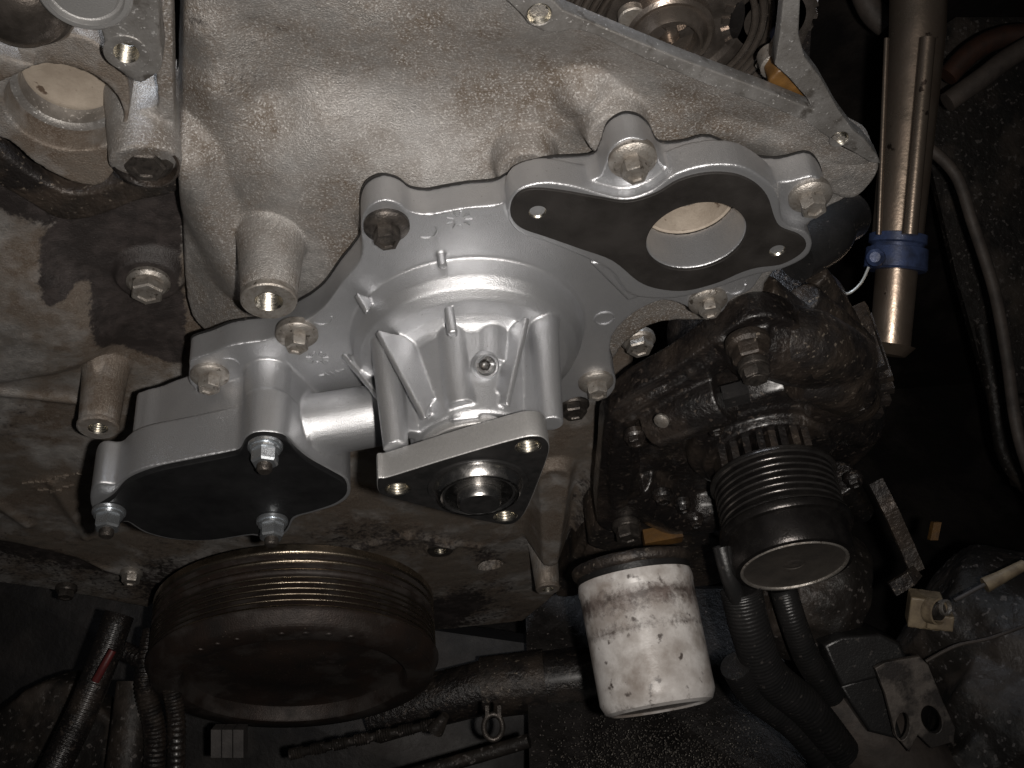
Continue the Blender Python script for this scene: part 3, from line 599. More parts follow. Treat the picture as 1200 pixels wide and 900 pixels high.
# ================================================================== CRANK PULLEY
CP = np.array([-156.0, -286.0, 0]); CR = 101.0
crank = thing("crank_pulley", "large rusty brown crankshaft pulley with many belt grooves, below the black pump cover plate", "pulley", CP + N3 * 15)
def grooves(r, h0, h1, n, depth):
    p = (h1 - h0) / n; out = []
    for i in range(n):
        for k in range(10):
            t = k / 10; c = .5 + .5 * math.cos(2 * math.pi * t); out.append((r - depth * (1 - c ** .75), h0 + p * (i + t)))
    return out + [(r, h1)]
prof = [(70, -14), (CR * .985, -14), (CR * .985, -10)] + grooves(CR * .985, -9, 4, 2, 4.0) + [(CR * .965, 5), (CR * .965, 8.5)] + grooves(CR * .985, 9, 29, 5, 4.2)
prof += [(CR * .985, 30)]; pm = [0 if min(a[0], b[0]) > CR * .985 - 1.7 else 1 for a, b in zip(prof[:-1], prof[1:])]
mb = MB(); mb.lathe(CP, N3, prof, 128, close=False, mats=pm); mb.build("grooved_rim", [M['crest_glint'], M['rusty']], crank, angle=80)
mb = MB(); mb.lathe(CP, N3, [(CR * .985, 30), (CR * 1.0, 30.6), (CR * 1.0, 31.5), (CR * .985, 33), (CR * .965, 40), (CR * .93, 43), (CR * .80, 44), (CR * .775, 43.5), (CR * .765, 42), (CR * .75, 33), (CR * .72, 32), (CR * .35, 31.6), (CR * .33, 33), (6, 33)], 128); mb.build("front_face", M['rusty'], crank)
mb = MB(); mb.lathe(CP, N3, [(CR * .96, 41.2), (CR * .955, 41.8), (CR * .95, 41.6)], 96, close=False)
for k in range(7):
    a = 1.0 + k * .17 if k < 4 else 1.2 + k * .16; c = CP + np.array([math.cos(a) * CR * .87, math.sin(a) * CR * .87, 43.2]); mb.lathe(c, N3, [(2.6, 0), (2.2, .9), (1, 1)], 12)
mb.build("face_pad", M['rusty'], crank)
# ================================================================== OIL FILTER
ft = pz(744, 682, 660); fb = pz(772, 826, 636)
fax = fb - ft; fl_ = np.linalg.norm(fax); fax /= fl_
fr = 70 * 640 / F
filt = thing("oil_filter", "dirty white oil filter canister smeared with black oil, beside the accessory pulley", "oil filter", ft)
prof = [(fr * .90, -3), (fr * .98, -2), (fr * 1.0, 1), (fr * 1.0, 4), (fr * .985, 5.5)] + [(fr * (.985 - .012 * k / 10), 6 + (fl_ - 10) * k / 10) for k in range(11)] + [(fr * .95, fl_ - 2), (fr * .90, fl_ + 1.2), (fr * .80, fl_ + 2.6), (fr * .76, fl_ + 1.4), (fr * .2, fl_ + 1.0)]
fmb = MB(); fmb.lathe(ft, fax, prof, 96); fo_ = fmb.build("canister", M['filter'], filt)
fm = fo_.data; at = fm.attributes.new("stain", 'FLOAT', 'POINT')
vals = []
for v_ in fm.vertices:
    p = np.array([v_.co.x, v_.co.z, -v_.co.y]) * 1000; h = p.dot(fax) / fl_
    vals.append(.05 * math.sin(h * 9 + 5 * math.atan2(p[0], p[2])) + .56 * math.exp(-((h - .20) / .06) ** 2) + .42 * math.exp(-((h - .44) / .05) ** 2) + .42 * math.exp(-((h - 1.0) / .03) ** 2) + .22 * math.exp(-((h - .1) / .12) ** 2) + .20 * math.exp(-((h - .3) / .12) ** 2) + .06)
at.data.foreach_set("value", vals)
mb = MB(); mb.lathe(ft, fax, [(fr * .86, -6), (fr * .98, -6), (fr * .98, -2.4), (fr * .9, -2)], 72); mb.build("seal_ring", M['rubber'], filt)
# filter mount on the engine
mount = thing("filter_mount", "oily brown cast mount with a bolt, directly above the white oil filter", "bracket", ft - fax * 20)
mb = MB(); mb.lathe(ft - fax * 46, fax, [(fr * .9, 33), (fr * 1.04, 34), (fr * 1.06, 36), (fr * 1.05, 40), (fr * .9, 41)], 60)
bm_ = outline([(652, 700), (668, 660), (690, 618), (730, 604), (800, 606), (850, 640), (852, 680), (800, 690), (720, 690)], -22, 4); add_mesh(mb, plate_mesh([bm_], -50, -22, 2, 2)); bm_ = outline([(690, 640), (712, 612), (760, 606), (810, 620), (800, 650), (740, 650)], 0, 4); add_mesh(mb, plate_mesh([bm_], -34, 0, 2, 2)); mb.tube([px(735, 640, -20), px(700, 620, -34)], [18, 22], 16); 
link("casting", cast(mb, 1.4, 4, .8, 9), M['oily_brown'], mount, True)
flange_bolt("bolt", px(734, 616, 12), mount, M['dark_bolt'], 9, 7.5, 8)
mb = MB(); mb.box(px(776, 628, 10), (12, 3, 0), (0, 4, 0), (0, 0, 5)); mb.build("brass_tag", M['orange'], mount, smooth=False).name = "mount_tab"
# ================================================================== ACCESSORY (power steering pump side) with pulley
PA = np.array([147.0, -77.0, 0])
acc = thing("accessory_pump", "oil soaked black accessory pump and cast bracket right of the water pump", "engine accessory", PA)
mb = MB()
mb.lathe(PA + np.array([6, 24, 0]), N3, [(46, -78), (54, -70), (56, -30), (52, -16), (42, -8), (34, 4)], 64)
bb = outline([(704, 600), (708, 540), (740, 510), (800, 475), (880, 440), (960, 415), (1012, 420), (1040, 470), (1036, 520), (985, 570), (930, 600), (850, 620), (800, 640), (720, 645)], -14, 4)
add_mesh(mb, plate_mesh([bb], -34, -18, 2.5, 2))
bb2 = outline([(742, 520), (800, 470), (860, 455), (860, 540), (830, 600), (760, 600)], -4, 3)
add_mesh(mb, plate_mesh([bb2], -30, -4, 2, 2))
def ptube(pts, r, seg=18): mb.tube([px(*p) for p in spline([np.array(p, float) for p in pts], 4, False)], np.interp(np.linspace(0, 1, (len(pts) - 1) * 4 + 1), np.linspace(0, 1, len(r)), r), seg)
arm = outline([(700, 612), (704, 540), (710, 492), (738, 462), (790, 432), (846, 392), (880, 372), (916, 372), (944, 392), (930, 420), (896, 446), (852, 452), (806, 466), (772, 486), (756, 512), (750, 556), (752, 600), (728, 622)], 10, 4)
add_mesh(mb, plate_mesh([arm], -6, 10, 1.0, 1)); add_mesh(mb, plate_mesh([outline([(716, 596), (718, 512), (744, 480), (800, 450), (852, 412), (882, 394), (900, 400), (880, 420), (816, 456), (762, 484), (742, 512), (738, 590)], 15, 3)], 0, 14, .8, 1))
mb.lathe(PA, N3, [(45, -30), (45, 4), (43, 6), (38, 6), (37, 12), (30, 12)], 64); mb.lathe(PA + np.array([32, 48, 0]), N3, [(20, -40), (20, 8), (17, 11), (8, 11)], 40)
ptube([(870, 395, 4), (930, 405, 2), (985, 430, -8), (1010, 470, -14)], [18, 21, 18, 12])
ptube([(884, 470, -10), (950, 470, -10), (1010, 500, -18)], [16, 20, 14])
ptube([(768, 498, 14), (812, 480, 18), (850, 466, 20)], [13.5, 14, 14])
ptube([(735, 560, -6), (790, 590, -6), (840, 590, -4)], [18, 20, 18])
ptube([(868, 385, 6), (884, 425, 14)], [15, 12])
ptube([(980, 560, 0), (1010, 600, -4)], [12, 8])
link("casting", cast(mb, 1.2, 3, .5, 8), M['oily'], acc, True)
# lighter worn shoulder
mb = MB(); ptube([(905, 398, 6), (950, 404, 4), (1000, 424, -4)], [15, 18.5, 15]); ptube([(930, 440, 4), (972, 440, 0), (1004, 470, -8)], [14, 19, 14])
link("shoulder", cast(mb, 1.3, 6, .7, 10), M['oily_brown'], acc, True)
# big hexagon bolt with stud
cb = px(876, 402, 20); flange_bolt("pivot_bolt", cb, acc, M['oily_brown'], 11, 9, 8, washer=3)
mb = MB(); prof = [(5.2, 8)] + [q for i in range(7) for q in ((5.6, 12 + i * 1.4), (5.0, 12.7 + i * 1.4))] + [(4, 22)]; mb.lathe(cb, N3, prof, 24); mb.build("stud", M['dark_bolt'], acc)
flange_bolt("pivot_nut", cb + N3 * 14, acc, M['dark_bolt'], 7.5, 6.6, 6)
mb = MB(); mb.box(px(862, 462, 34), (6, 2, 0), (-1, 4, 0), (0, 0, 4)); mb.build("clip", M['rubber'], acc, smooth=False)
mb = MB(); c = px(776, 492, 30); mb.lathe(c, (-.5, .3, .8), [(4, 0), (4, 1.5), (2.5, 2.2)], 16); mb.build("plug", M['old_bolt'], acc)
# cooling ribs above the pulley
for k, (x, y) in enumerate(((843, 536), (856, 527), (886, 517), (900, 514), (912, 512), (925, 508), (870, 522), (938, 510))):
    mb = MB(); p = px(x, y, 12); mb.box(p, (2.0, 0, 0), (0, 9, 0), (0, 0, 12)); mb.build("cooling_rib", M['oily_brown'] if k % 2 else M['oily'], acc, smooth=False)
# fins on the far right edge
for k in range(8):
    a = math.radians(36 - k * 12); cpos = PA + np.array([6, 24, 0]) + np.array([math.cos(a) * 57, math.sin(a) * 57, -26]); e = np.array([math.cos(a), math.sin(a), 0]); f = np.array([-e[1], e[0], 0])
    mb = MB(); mb.box(cpos, e * 7, f * 2.8, N3 * 22); mb.build("fin", M['oily_brown'], acc, smooth=False)
for (x, y, w, r) in ((744, 510, 22, 6), (800, 590, 14, 5), (815, 608, 14, 5), (776, 580, 14, 6), (838, 498, 20, 5), (1005, 468, 10, 7), (1000, 560, 12, 6)):
    flange_bolt("bolt", px(x, y, w - 4), acc, M['oily'], r * 1.05, r * .8, 4)
# its pulley
pul = thing("ribbed_pulley", "dark oily ribbed belt pulley with dusty round end cap, above the hoses", "pulley", PA + N3 * 50)
prof = [(20, 20), (34.5, 24), (36, 25), (36, 27)] + grooves(34.5, 27, 55, 7, 3.0) + [(36.0, 55.4), (36.0, 57)]; pm = [0 if min(a[0], b[0]) > 33.2 else 1 for a, b in zip(prof[:-1], prof[1:])]
mb = MB(); mb.lathe(PA, N3, prof, 96, close=False, mats=pm); mb.build("grooved_rim", [M['oily_crest_glint'], M['pulley_dark']], pul, angle=80)
mb = MB(); mb.lathe(PA, N3, [(33, 57), (36.6, 57.6), (37, 60), (36, 62), (33.6, 62.5), (33.4, 77), (32, 80), (29.8, 80.6), (29.4, 79.4)], 96, close=False); mb.build("clutch_drum", M['pulley_dark'], pul)
mb = MB(); mb.lathe(PA, N3, [(29.4, 77), (29.4, 79.6), (28.6, 80.6), (27.8, 80.0), (26.8, 79.6), (6, 79.4), (6, 78.6), (5, 79.2), (2, 79.3), (.5, 79.0)], 80); mb.build("end_cap", M['pulley_cap'], pul)
mb = MB(); mb.lathe(PA, N3, [(29.6, 80.4), (28.9, 81.2), (28.0, 80.9), (27.6, 79.9)], 96, close=False); mb.build("cap_rim", M['old_bolt'], pul)
# ================================================================== CAM GEAR CHAMBER (top right)
GW = -46
gear = thing("cam_gear", "oily steel cam gear with ringed spring plates behind the machined cover rail", "gear", px(788, 42, GW))
gc = px(790, 34, GW)
mb = MB(); mb.lathe(gc, N3, [(60, -14), (60, -4), (57, -3), (30, -3), (28, -5)], 96); mb.build("gear_plate", M['gearsteel'], gear)
for i, r in enumerate((33.5, 37.0, 40.5, 44, 48)):
    mb = MB(); mb.tube([gc + np.array([math.cos(a) * r, math.sin(a) * r * 1.0, 1.0 - i * .35]) for a in np.linspace(0, 2 * math.pi, 90, endpoint=False)], 1.45, 8, closed=True); mb.build("spring_ring", M['spring'], gear)
mb = MB(); mb.lathe(gc + np.array([-2, -2, 0]), N3, [(19, -4), (19, 2), (17.5, 3.4), (16, 3.0), (13.5, 7.4), (12.6, 8.6), (11.4, 8.6), (10.6, 7.4), (9.8, 2.0), (4.5, 1.6), (4.2, -2), (.5, -2)], 64); mb.build("hub", M['spring'], gear)
for k in range(3):
    a = .4 + k * 2.1; mb = MB(); e = np.array([math.cos(a), math.sin(a), 0]); mb.box(gc + np.array([-2, -2, 2]) + e * 7, e * 3, np.array([-e[1], e[0], 0]) * 2, N3 * 1.2); mb.build("hub_lug", M['gearsteel'], gear, smooth=False)
mb = MB(); mb.lathe(px(741, 20, GW), N3, [(6, -2), (6, 1.6), (5.4, 2.2)], 28); mb.build("pin", M['old_bolt'], gear)
wl = MB(); wl.tube([px(x, y, -34) for x, y in ((926, -20), (922, 10), (912, 40), (898, 64), (888, 78))], 1.3, 8); tag(wl.build("steel_wire", M['old_bolt'], at=px(905, 40, -34)), "thin bent steel wire curving down beside the cam gear", "wire")
idl = thing("idler_gear", "small dark idler gear with toothed edge right of the cam gear", "gear", px(905, 20, -50))
gi = px(902, 22, -50); mb = MB(); mb.lathe(gi, N3, [(17, -8), (17, 0), (15, 1), (11, 1), (10, -1.5), (4, -1.5), (3.4, 2)], 40); mb.build("gear_body", M['pulley_dark'], idl)
for k in range(20):
    a = 2 * math.pi * k / 20; e = np.array([math.cos(a), math.sin(a), 0]); mb = MB(); mb.box(gi + e * 18.2 - N3 * 4, e * 2.2, np.array([-e[1], e[0], 0]) * 1.3, N3 * 4); mb.build("tooth", M['gearsteel'], idl, smooth=False)
mb = MB(); mb.lathe(px(919, 40, -40), (0.3, .8, .4), [(5, -3), (5, 3), (3.4, 4)], 20); o = mb.build("dark_cap", M['blue'], idl)
chp = MB(); chp.prism([px(*p, -66) for p in ((560, -140), (955, -140), (945, 60), (950, 110), (880, 140), (640, 40))], N3 * 6); tag(chp.build("gear_chamber", M['oily'], at=px(800, 20, -64), smooth=False), "dark oily back wall of the gear chamber above the machined rail", "engine casting")
# amber guide and chain bolts
mb = MB(); mb.prism([px(*p, -7) for p in ((900, 98), (912, 82), (930, 84), (948, 106), (962, 134), (940, 128), (912, 114))], N3 * -12); tag(link("amber_guide", cast(mb, 1.2, 5, 1.5, 7), M['orange'], None, True, at=px(930, 105, -15)), "worn amber plastic guide inside the corner of the cover rail", "guide")
mb = MB(); c = px(908, 72, -20); mb.lathe(c, N3, [(6.5, -4), (6.5, 3), (4, 4.2)], 24); mb.build("guide_pin", M['old_bolt'], gear)
# ================================================================== UPPER LEFT CASTINGS
ring = thing("bearing_ring", "worn aluminium ring casting with a large round opening, top left", "engine casting", px(70, 130, -20))
rc = px(76, 128, -14)
ro_px = [(-40, 60), (10, 62), (36, 44), (72, 39), (106, 46), (134, 70), (150, 96), (152, 130), (142, 170), (132, 205), (112, 218), (80, 212), (40, 190), (10, 165), (-40, 140)]
mb = MB(); add_mesh(mb, plate_mesh([outline(ro_px, -14, 4), circle(rc, 21.5, 56)], -36, -14, .05, 0))
link("ring_body", cast(mb, 1.0, 6, .5, 18), M['case'], ring, True)
mb = MB(); mb.lathe(rc, N3, [(22.6, -12), (21.6, -11), (19.6, -11.5), (18.6, -12.5), (18.4, -20)], 64, close=False); mb.build("bore_step", M['machined'], ring)
mb = MB(); mb.lathe(rc, N3, [(24, -24), (24, -21), (0.5, -20.6)], 48); mb.build("bore_floor", M['beige_inside'], ring)
bk = thing("threaded_bracket", "grey aluminium bracket lug with a bright threaded hole above the ring opening", "bracket", px(150, 50, 0))
bk_px = [(20, -70), (50, -10), (62, 10), (96, 24), (118, 36), (122, 52), (132, 76), (160, 97), (176, 92), (190, 78), (187, 40), (186, -20), (184, -70)]
bh = px(148, 62, 2)
mb = MB(); add_mesh(mb, plate_mesh([outline(bk_px, 2, 4), circle(bh, 4.6, 24)], -12, 2, .05, 0)); link("lug", cast(mb, .9, 5), M['machined'], bk, True)
mb = MB(); annulus_thread(mb, bh, N3, 4.5, 9, 6); mb.build("thread_insert", M['thread'], bk); mb = MB(); mb.lathe(bh, N3, [(4.4, .1), (5.4, .5), (7.6, .5), (7.9, .1)], 28, close=False); mb.build("spot_face", M['machined'], bk)
wc = px(98, -8, 6); mb = MB(); mb.lathe(wc, N3, [(15.5, -6), (15.5, -1), (14.5, 0), (13, 0), (12.4, -2), (11.5, -2.4), (10.5, -.6), (0.5, -.3)], 72); tag(mb.build("machined_disc", M['ground_steel'], at=wc), "round bright machined cap cut off by the top edge, left", "cap")
dc = px(20, 16, 0); mb = MB(); mb.lathe(dc, N3, [(20, -22), (19, -7), (17.8, -5), (16.6, -5), (16, -3), (13.6, 1.2), (9, 4.2), (4, 5.6), (.4, 6)], 56); tag(mb.build("domed_plug", M['gearsteel'], at=dc), "domed metal plug set in the top left corner", "plug")
dp = px(52, 30, -8); mb = MB(); mb.lathe(dp, N3, [(9, -14), (9, -2), (6, 0)], 30); tag(mb.build("round_stub", M['case'], at=dp), "short grey stub beside the domed plug, top left", "plug")
lp = MB(); lp.prism([px(*p, -24) for p in ((-40, 20), (0, 30), (50, 44), (0, 68), (-40, 60))], N3 * 16); tag(link("flat_lug", cast(lp, 1.2, 5), M['case'], None, True, at=px(10, 50, -18)), "flat grey casting lug under the domed plug at the left edge", "engine casting")
# boss column and strip along the seam
col_ = thing("bolt_column", "pale worn aluminium column with a dark bolt recess beside the seam", "engine casting", px(172, 150, -20))
mb = MB(); cb2 = px(171, 192, -8)
mb.tube([np.array([cb2[0] - 2, cb2[1] + 12, -42]), np.array([cb2[0], cb2[1], -8])], [15, 14.2], 30); mb.prism([px(*p, -30) for p in ((150, 128), (165, 104), (190, 100), (208, 112), (209, 180), (196, 186), (150, 176))], N3 * 12)
mb.prism([px(*p, -30) for p in ((184, -80), (204, -80), (207, 112), (190, 112), (186, 60))], N3 * 13)
link("column", cast(mb, 1.0, 6, .4, 14), M['cover'], col_, True)
mb = MB(); mb.lathe(cb2, N3, [(13.4, -2), (13.2, .6), (12.2, .8), (11, -2), (10.8, -3)], 40, close=False); mb.build("recess_rim", M['oily'], col_); flange_bolt("bolt", cb2 - N3 * 2.5, col_, M['dark_bolt'], 10.6, 8.2, 4)
# ledge between ring and stain
lg = MB(); add_mesh(lg, plate_mesh([outline([(-60, 150), (0, 178), (40, 206), (80, 226), (120, 222), (160, 206), (204, 204), (206, 226), (160, 238), (110, 256), (70, 258), (30, 236), (-10, 214), (-60, 190)], -30, 4)], -44, -30, 1.5, 2))
o = link("oily_ledge", cast(lg, 1.0, 5, .8, 14), M['oily_brown'], None, True, at=px(90, 230, -32)); tag(o, "brown oily ledge running under the ring opening", "engine casting")
# ================================================================== RIGHT SIDE
tube = thing("plated_tube", "tall oily plated steel tube standing in the dark right of the engine", "tube", pz(1060, 200, 720))
Z = 720
def zr(pxr, z=Z): return pxr * z / F
mb = MB(); mb.tube([pz(1078, -60, Z), pz(1075, 40, Z), pz(1052, 276, Z)], [zr(33), zr(32), zr(29)], 40); mb.build("upper_tube", M['chrome'], tube)
mb = MB(); mb.tube([pz(1052, 300, Z), pz(1043, 406, Z)], [zr(24), zr(23)], 40); mb.build("lower_tube", M['chrome'], tube)
mb = MB(); mb.tube([pz(1039, 45, Z - 22), pz(1030, 275, Z - 22)], zr(3), 10); mb.build("side_strip", M['chrome'], tube)
mb = MB(); mb.tube([pz(1087, 45, Z - 25), pz(1066, 275, Z - 22)], zr(9), 14); mb.build("side_rail", M['chrome'], tube)
mb = MB(); mb.tube([pz(1042, 404, Z), pz(1040, 416, Z)], [zr(30), zr(20)], 30); mb.build("end_collar", M['chrome'], tube)
clm = thing("blue_clamp", "blue taped clamp ring round the plated tube", "clamp", pz(1050, 295, Z))
mb = MB(); ax = pz(1049, 318, Z) - pz(1053, 272, Z); L_ = np.linalg.norm(ax); mb.lathe(pz(1053, 274, Z), ax, [(zr(28), 0), (zr(33), 1), (zr(33), 6), (zr(30), 7), (zr(30), 9), (zr(35), 9.6), (zr(36), 22), (zr(34), 23.4), (zr(26), 23.4)], 48); mb.build("band", M['blue'], clm)
mb = MB(); mb.lathe(pz(1026, 302, Z - 16), camdir((-.4, 0, 1)), [(zr(11), -3), (zr(10), 2), (zr(6), 4)], 20); mb.build("knob", M['blue'], clm)
mb = MB(); mb.tube(spline([pz(1018, 313, 690), pz(1010, 330, 690), pz(998, 342, 690), pz(988, 345, 690)], 5, False), .8, 8); tag(mb.build("pale_wire", M['wire'], at=pz(1000, 330, 690)), "thin pale wire curling from the blue clamp", "wire")
def hose(name, pts, r, mt, label, cat, seg=16, rib=0, z=700, group=None):
    P = [pz(*p) if len(p) == 3 else pz(p[0], p[1], z) for p in pts]; P = spline(P, 12 if not rib else 70, False)
    rr = [r * (1 + rib * (.5 + .5 * math.sin(i * 1.2566))) for i in range(len(P))]
    mb = MB(); mb.tube(P, rr, seg); return tag(mb.build(name, mt, at=P[len(P) // 2], angle=60 if not rib else 30), label, cat, group)
hose("coolant_pipe", [(1085, 170, 860), (1120, 205, 860), (1140, 262, 860), (1165, 340, 860), (1180, 420, 860), (1196, 520, 850), (1240, 640, 850)], 4.5, M['dusty_arm'], "thin dusty pipe curving down the dark right side", "pipe")
hose("brown_hose", [(1110, 90, 950), (1140, 60, 950), (1180, 42, 950), (1240, 40, 950)], 9, M['hose_brown'], "rusty brown hose arching in the top right corner", "hose")
hose("grey_pipe", [(1110, 120, 900), (1150, 92, 900), (1185, 66, 900), (1250, 30, 900)], 8, M['dusty_arm'], "dull grey pipe slanting into the top right corner", "pipe")
hose("upper_hose", [(1000, -40, 900), (1020, 10, 900), (1040, 30, 900)], 10, M['dusty_arm'], "dusty hose end at the top edge left of the plated tube", "hose")
hose("ribbed_hose", [(868, 690, 650), (880, 740, 655), (900, 790, 670), (945, 830, 690), (985, 880, 720)], 11.5, M['rubber'], "thick black ribbed hose curving down beside the oil filter", "hose", rib=.022, group="ribbed hoses by the oil filter")
hose("ribbed_hose", [(918, 690, 690), (930, 730, 690), (948, 775, 700), (975, 815, 720)], 8, M['rubber'], "thinner black ribbed hose below the ribbed pulley, right of the thick one", "hose", rib=.022, group="ribbed hoses by the oil filter")
hose("ribbed_hose", [(862, 780, 660), (885, 815, 680), (930, 850, 700), (980, 905, 730)], 9, M['rubber'], "dusty ribbed hose lowest beside the oil filter, running to the bottom edge", "hose", rib=.022, group="ribbed hoses by the oil filter")
hose("coiled_hose", [(845, 640, 640), (856, 680, 640), (872, 720, 650)], 5, M['rubber'], "short black hose behind the left of the ribbed pulley", "hose")
# inner wing panel with its pressed contour
def zpoly(pp, z): return [pz(x, y, z) for x, y in pp]
back = camdir((0, 0, -1))
wing = thing("inner_wing", "dark dusty inner wing panel with a pressed rounded rib at the right edge", "body panel", pz(1170, 450, 900))
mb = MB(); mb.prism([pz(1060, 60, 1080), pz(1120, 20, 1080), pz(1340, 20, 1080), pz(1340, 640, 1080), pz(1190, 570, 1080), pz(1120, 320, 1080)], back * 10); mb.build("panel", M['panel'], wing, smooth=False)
mb = MB(); mb.tube(spline([pz(1150, 380, 1080), pz(1166, 470, 1080), pz(1180, 540, 1080), pz(1230, 600, 1080)], 8, False), 7, 14); mb.tube(spline([pz(1240, 590, 1080), pz(1190, 540, 1080), pz(1180, 490, 1080), pz(1192, 470, 1080), pz(1250, 460, 1080)], 8, False), 6, 14); mb.build("pressed_rib", M['panel'], wing)
brk = MB(); P = [pz(1026, 565, 700), pz(1044, 600, 700), pz(1062, 640, 705), pz(1074, 668, 705), pz(1066, 678, 700), pz(1046, 690, 700)]
for a, b in zip(P[:-1], P[1:]):
    d = b - a; s_ = np.cross(d, back); s_ /= np.linalg.norm(s_); brk.box((a + b) / 2, d * .54, s_ * 4.5, back * 2)
tag(brk.build("strip_bracket", M['oily_brown'], at=P[2], smooth=False), "bent dull steel strip bracket right of the ribbed pulley", "bracket")
con = thing("cream_connector", "dirty cream plastic connector with a round socket in the lower right", "connector", pz(1088, 715, 720))
mb = MB(); R1, U1 = camdir((.96, -.1, .2)), camdir((.05, .97, .2)); D1 = np.cross(R1, U1); mb.box(pz(1083, 714, 720), R1 * 10, U1 * 10, D1 * 9); mb.box(pz(1100, 724, 716), R1 * 8, U1 * 5, D1 * 9); link("shell", cast(mb, .8, 5), M['white_plastic'], con, True)
mb = MB(); mb.lathe(pz(1096, 716, 708), camdir((.5, 0, .85)), [(8.2, -4), (8.2, 3), (7.2, 3.4), (6.2, 1), (5.6, -2)], 32, close=False); mb.build("socket_rim", M['white_plastic'], con)
mb = MB(); mb.lathe(pz(1097, 716, 706), camdir((.5, 0, .85)), [(6, -2), (5.4, 3.2), (3, 3.4)], 24); mb.build("socket_core", M['dark_bolt'], con)
mb = MB(); mb.lathe(pz(1108, 712, 704), camdir((.5, 0.1, .85)), [(5, -3), (5, 1), (4, 1.4), (3.4, -1)], 24, close=False); mb.build("pin_collar", M['old_bolt'], con)
cab = thing("yellow_tipped_cable", "thin dark cable with a yellowed end piece right of the cream connector", "cable", pz(1150, 685, 720))
mb = MB(); mb.tube([pz(1118, 704, 712), pz(1156, 684, 716)], 1.4, 10); mb.build("cable", M['rubber_dusty'], cab)
mb = MB(); mb.tube([pz(1154, 686, 716), pz(1172, 677, 716), pz(1200, 662, 718)], [5, 4.2, 3.5], 12); mb.build("end_piece", M['white_plastic'], cab)
mb = MB(); mb.box(pz(1095, 622, 780), camdir((1, 0, 0)) * 2.6, camdir((.2, 1, 0)) * 6, back * 3); tag(mb.build("amber_tab", M['orange'], at=pz(1095, 622, 780), smooth=False), "small amber tab in the dark above the cream connector", "tab")
mb = MB(); mb.tube(spline([pz(1085, 775, 740), pz(1120, 757, 740), pz(1160, 748, 742), pz(1210, 730, 745)], 6, False), 1.2, 8); tag(mb.build("thin_rod", M['dusty_arm'], at=pz(1130, 755, 740)), "thin dusty rod crossing below the cream connector", "rod")
# dusty folded bracket with oval hole
zb = thing("zinc_bracket", "dusty grey steel bracket with an oval hole, lower right", "bracket", pz(1070, 820, 700))
R2, U2 = camdir((1, 0, 0)), camdir((0, 1, 0))
def zplate(name, pp, z, holes, thick, mt, parent, bev=.5):
    """flat plate facing the camera side, at distance z"""
    c0 = pz(pp[0][0], pp[0][1], z); ex = W(R2).normalized(); polys = []
    def uv(x, y): return ((x - 600) * z / F, (450 - y) * z / F)
    polys.append([uv(*p) for p in pp])
    for (cx, cy, rx, ry, a) in holes: polys.append([(lambda X, Y: uv(cx + X * math.cos(a) - Y * math.sin(a), cy + X * math.sin(a) + Y * math.cos(a)))(rx * math.cos(2 * math.pi * k / 28), ry * math.sin(2 * math.pi * k / 28)) for k in range(28)])
    me = plate_mesh(polys, -thick / 2, thick / 2, bev); n = len(me.vertices); a = np.empty(n * 3, np.float32); me.vertices.foreach_get("co", a); a = a.reshape(-1, 3)
    q = CAM + (a + np.array([0, 0, -z])) @ RM; me.vertices.foreach_set("co", q.astype(np.float32).ravel()); return link(name, me, mt, parent, True, 40)
zplate("bracket_plate", [(1024, 782), (1036, 775), (1076, 768), (1086, 778), (1104, 822), (1118, 852), (1116, 868), (1090, 876), (1074, 860), (1064, 880), (1048, 860), (1036, 812)], 700, [(1090, 842, 11, 17, -.4), (1056, 850, 8, 16, .1)], 5, M['dusty_zinc'], zb)
blk = thing("black_block", "smooth black rubber block below the ribbed hoses, lower right", "mount", pz(1000, 765, 715))
zplate("block_body", [(955, 748), (975, 738), (1020, 735), (1042, 745), (1054, 770), (1030, 782), (976, 796)], 730, [], 40, M['rubber'], blk, 2)
zplate("block_foot", [(976, 796), (1018, 784), (1034, 812), (1050, 860), (1010, 850), (990, 820)], 735, [], 30, M['rubber'], blk, 2)
mb = MB(); mb.tube(spline([pz(950, 812, 760), pz(985, 832, 760), pz(1030, 872, 760), pz(1090, 930, 760)], 8, False), [22 + i * .4 for i in range(25)], 24); o = link("cast_arm", cast(mb, 1.6, 5, 2.0, 20), M['dusty_arm'], None, True, at=pz(1000, 850, 760)); tag(o, "dusty brown cast arm running to the bottom edge, lower right", "suspension arm")
# lumpy dusty crossmember at lower right
xm = MB(); xm.tube([pz(1090, 700, 840), pz(1150, 740, 830), pz(1260, 800, 800)], [50, 66, 80], 24); xm.tube([pz(1110, 800, 800), pz(1180, 840, 790), pz(1260, 880, 780)], [40, 62, 70], 24); xm.tube([pz(1100, 860, 780), pz(1160, 930, 780)], [36, 50], 20)
tag(link("crossmember", cast(xm, 3.0, 6, 9, 40), M['panel'], None, True, at=pz(1160, 790, 810)), "lumpy dirt covered crossmember filling the lower right corner", "crossmember")
hb = MB(); hb.tube([pz(880, 690, 760), pz(960, 690, 770), pz(1000, 700, 770)], [40, 50, 36], 20); tag(link("compressor_body", cast(hb, 2.2, 6, 6, 26), M['panel'], None, True, at=pz(940, 700, 770)), "dirty dark compressor body behind the hoses under the ribbed pulley", "compressor")
